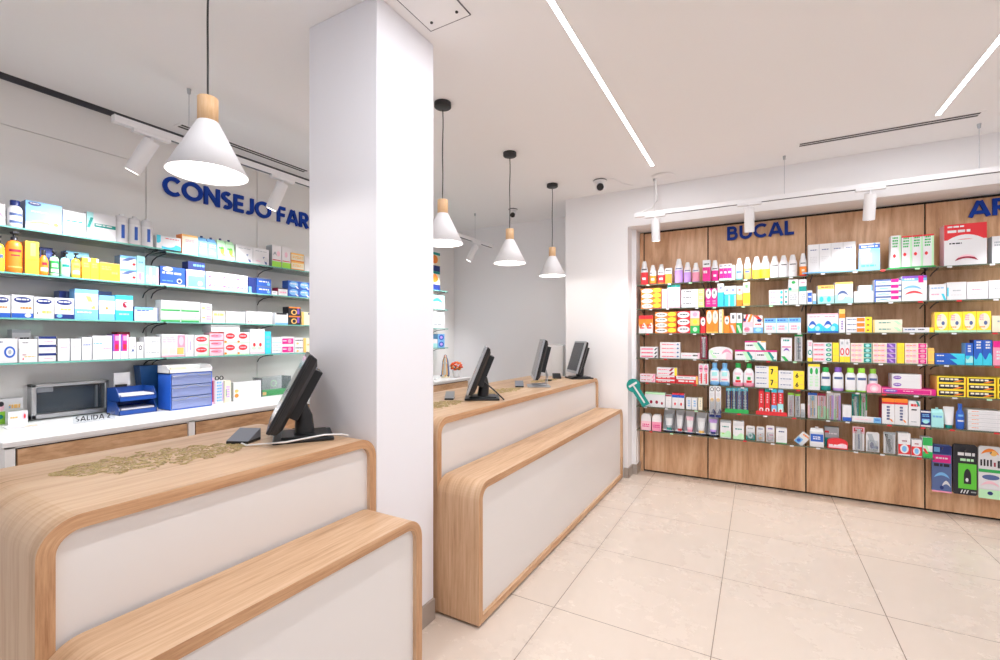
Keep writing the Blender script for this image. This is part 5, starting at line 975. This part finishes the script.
Lw(4, 194.4, 209, 335, 'white carton with red oval and green foot', m=2, p='e .1 .35 .86 .85 R|t .2 .52 .75 .66 F|r .2 .0 1 .14 J|r .9 0 1 1 J')
Lw(4, 209.6, 223.6, 332.4, 'pink and white lipped carton', m=3, c='F', p='e .12 .3 .88 .8 P|t .1 .45 .6 .6 R|r 0 .9 1 1 R')
t0 = Lw(4, 224.2, 249.6, 332, 'white red-oval carton with green side', n=2, m=2, p='e .1 .4 .82 .9 R|t .2 .56 .74 .7 F|r 0 0 1 .1 J|e .0 .05 .2 .25 O')
put('L', 4, 211, 240, 325, 'long flat white box lying on red oval cartons', on=t0, p='', d=.12)
Lw(4, 250.2, 264.8, 329, 'white carton with rosy cheeks face', p='r .3 .6 .36 .95 F|r .6 .6 .66 .95 F|e .18 .3 .36 .45 R|e .6 .3 .78 .45 R|e .1 .18 .4 .3 J|e .5 .18 .8 .3 J|r 0 .04 1 .08 F')
Lw(4, 265.2, 271, 331.4, 'narrow cyan carton', c='C', p='t .2 .2 .8 .8 Z 3')
Lw(4, 271.8, 280.8, 337.4, 'little white carton with dark line', m=3, p='t .1 .4 .9 .6 S|r 0 0 1 .08 Z')
Lw(4, 281.4, 294, 336.6, 'magenta banded white carton', m=2, p='r .06 .1 .94 .78 M|e .5 .2 .8 .7 P|t .1 .35 .4 .55 W')
Lw(4, 294.6, 303, 337.6, 'small white carton with grey lettering', m=2, p='t .1 .5 .95 .7 K|e .2 .1 .5 .35 Q')
Lw(4, 303.4, 312, 338, 'pale yellow and white carton', c='E', p='r 0 0 .3 1 Q|t .4 .4 .9 .6 Q')
# far unit seen through the gap beside the pillar
Lw(1, 429, 440, 252, 'orange and navy carton seen beside the pillar', m=2, c='E', p='r 0 .0 1 .3 N|e .2 .4 .8 .85 O|r 0 .86 1 1 T', d=.1)
Lw(2, 428, 444.5, 295, 'white and teal carton seen beside the pillar', c='A', p='r 0 0 1 .5 W|c .2 .4 .9 .8 C|t .2 .2 .8 .3 N', d=.1)
Lw(3, 428, 444.5, 312, 'white carton stack seen beside the pillar', m=2, p='t .2 .3 .8 .6 S', d=.1)
Lw(4, 428, 437.5, 339, 'white and teal low carton beside the pillar', p='r 0 0 1 .5 A', d=.1)
Lw(4, 438, 444.6, 334, 'blue round-labelled carton beside the pillar', m=2, c='Z', p='e .1 .1 .9 .9 B|e .3 .3 .7 .7 X', d=.1)
# ---- things on the white counter
def onc(name, desc, cat, u0, u1, vb, vt, d, fn):
    pass
WZ = .9306
def wcbox(desc, u0, u1, vt, X, d, cat='carton', rz=0, z=WZ, **o):
    y0, y1 = onx(u0, 300, X)[0], onx(u1, 300, X)[0]; zt = onx((u0+u1)/2, vt, X)[1]
    (a, m), = carton(y1-y0, d, zt-z, o); c = m.build('carton', loc=(X, (y0+y1)/2, z), rz=pi/2+rz); return tag(c, desc, cat)
wcbox('green and white childrens carton at the left of the white counter', -6, 23, 398.5, -3.64, .05, c='W', p='r 0 0 1 .5 L|e .14 .5 .34 .86 F|e .15 .7 .33 .9 K|t .5 .5 .9 .75 Q|e .5 .6 .56 .7 Z|e .12 .2 .3 .38 T', side='G')
wcbox('small white box with red flower in front of the green carton', 8, 28, 411, -3.56, .05, p='e .7 .3 .95 .85 F|e .78 .4 .9 .75 R|t .1 .4 .5 .6 Q')
m = MB(); m.box(-.07, .07, -.06, .06, 0, .002, 'ink_W'); m.face([(-.06, -.05, .0022), (-.02, -.05, .0022), (-.02, -.01, .0022), (-.06, -.01, .0022)], 'ink_F'); m.face([(.0, -.04, .0022), (.05, -.04, .0022), (.05, -.02, .0022), (.0, -.02, .0022)], 'ink_Q')
tag(m.build('leaflet', loc=(-3.46, .88, WZ), rz=1.5), 'white printed leaflet lying near the left end of the white counter', 'leaflet')
wcbox('burgundy and white upright pack right of the drawer unit', 210.2, 214.6, 378, -3.38, .15, c='F', p='r .4 .1 .8 .9 D|r 0 0 .3 .2 R')
wcbox('blue patterned upright pack behind the black clips', 215, 223.6, 380.4, -3.38, .15, p='t .2 .05 .8 .95 Z 7|r .85 .1 .95 .9 X')
wcbox('violet patterned upright pack left of the white card', 224.4, 231, 380.6, -3.38, .15, c='E', p='t .25 .2 .8 .75 X 5|r .2 .3 .3 .6 G')
y, z_ = onx(220, 380.4, -3.40); t = thing('reading_glasses', 'black folded glasses lying on the upright packs', 'glasses', (-3.41, y, z_+.0015), 0)
for s in (-1, 1):
    MB().tube([(0, s*.016+.012*cos(a*pi/8), .015+.013*sin(a*pi/8)) for a in range(17)], .0035, 'black_satin', 6).build('lens_rim', t)
wcbox('white information card leaning with orange pictures', 233.4, 261, 381.4, -3.40, .03, cat='card', p='e .04 .45 .18 .62 Q|e .04 .18 .18 .4 O|t .3 .3 .9 .8 I 4', side='S')
y0, y1 = onx(262, 300, -3.46)[0], onx(291, 300, -3.46)[0]
t = thing('clear_box', 'clear acrylic box with green contents and round emblem', 'box', (-3.46, (y0+y1)/2, WZ), pi/2); a = (y1-y0)/2
m = MB(); m.box(-a, a, 0, .003, 0, .15, 'clear_pane'); m.box(-a, a, .12, .123, 0, .15, 'clear_pane'); m.box(-a, -a+.003, 0, .123, 0, .15, 'clear'); m.box(a-.003, a, 0, .123, 0, .15, 'clear'); m.build('case', t)
m = MB(); m.box(-a+.005, a-.005, .006, .115, .002, .04, 'ink_G'); m.box(-a+.01, -a+.04, .004, .006, .01, .035, 'ink_Q'); m.build('green_contents', t)
m = MB(); m.tube([(-.03+.024*cos(2*pi*k/20), -.001, .10+.024*sin(2*pi*k/20)) for k in range(21)], .002, 'ink_J', 6); m.build('emblem', t)
wcbox('small white carton right of the clear green box', 292.5, 309, 392, -3.40, .1, p='r .9 0 1 1 H')
# ================================================================ lights
def area(name, loc, rot, sx, sy, p, col=(1, 1, 1), portal=False):
    l = bpy.data.lights.new(name, 'AREA'); l.shape = 'RECTANGLE'; l.size = sx; l.size_y = sy; l.energy = p; l.color = col
    o = bpy.data.objects.new(name, l); COL.objects.link(o); o.location = loc; o.rotation_euler = rot
    if portal: l.cycles.is_portal = True
    return o
for x in (-.783, 1.036): area('strip_lamp', (x, 1.7, ZC-.0075), (0, 0, 0), .026, 4.66, LSTRIP, (.95, .97, 1))
for y in (.911, 2.315, 3.205, 4.07):
    l = bpy.data.lights.new('pendant_bulb', 'POINT'); l.energy = LPEND; l.shadow_soft_size = .03; l.color = (1, .96, .9)
    o = bpy.data.objects.new('pendant_bulb', l); COL.objects.link(o); o.location = (-1.72, y, 2.0)
from mathutils import Vector, Matrix
for t, p, d in SPOTS:
    M = Matrix.Rotation(t.rotation_euler[2], 4, 'Z'); P = Vector(t.location)+M @ Vector(p); D = M @ Vector(d)
    l = bpy.data.lights.new('track_spot', 'SPOT'); l.energy = LSPOT*(2.5 if t is tl else 1.); l.spot_size = R(105); l.spot_blend = .8; l.shadow_soft_size = .04; l.color = (.97, .98, 1)
    o = bpy.data.objects.new('track_spot', l); COL.objects.link(o); o.location = P; o.rotation_euler = D.to_track_quat('-Z', 'Y').to_euler()
area('daylight_portal', (-.15, YF-.05, 1.36), (R(90), 0, 0), 6.1, 2.5, 1, portal=True)
w = bpy.data.worlds.new('world'); scn.world = w; w.use_nodes = True; bg = w.node_tree.nodes['Background']; bg.inputs[0].default_value = (.80, .87, 1, 1); bg.inputs[1].default_value = LWORLD
# ================================================================ camera and view
cam = bpy.data.cameras.new('camera'); co = bpy.data.objects.new('camera', cam); COL.objects.link(co); co.location = (0, 0, H); co.rotation_euler = (pi/2, 0, YAW)
cam.sensor_width = 36; cam.lens = 36*F/1000; cam.shift_y = (CY-330)/1000; cam.clip_start = .02; scn.camera = co
vs = scn.view_settings; scn.display_settings.display_device = 'sRGB'; vs.view_transform = 'Standard'; vs.look = 'None'; vs.gamma = 1; vs.use_curve_mapping = False; vs.exposure = EXPO
scn.cycles.use_denoising = True; scn.cycles.max_bounces = 10; scn.cycles.diffuse_bounces = 6; scn.cycles.transparent_max_bounces = 24; scn.cycles.caustics_reflective = False; scn.cycles.caustics_refractive = False; scn.cycles.sample_clamp_indirect = 4
dd = [k for k, v in LABELS.items() if len(v) > 1 and not k.startswith('large in')]
print('DUP LABELS', dd); print('LONG', [k for k in LABELS if len(k.split()) > 16])
print('OBJS', len(bpy.data.objects))
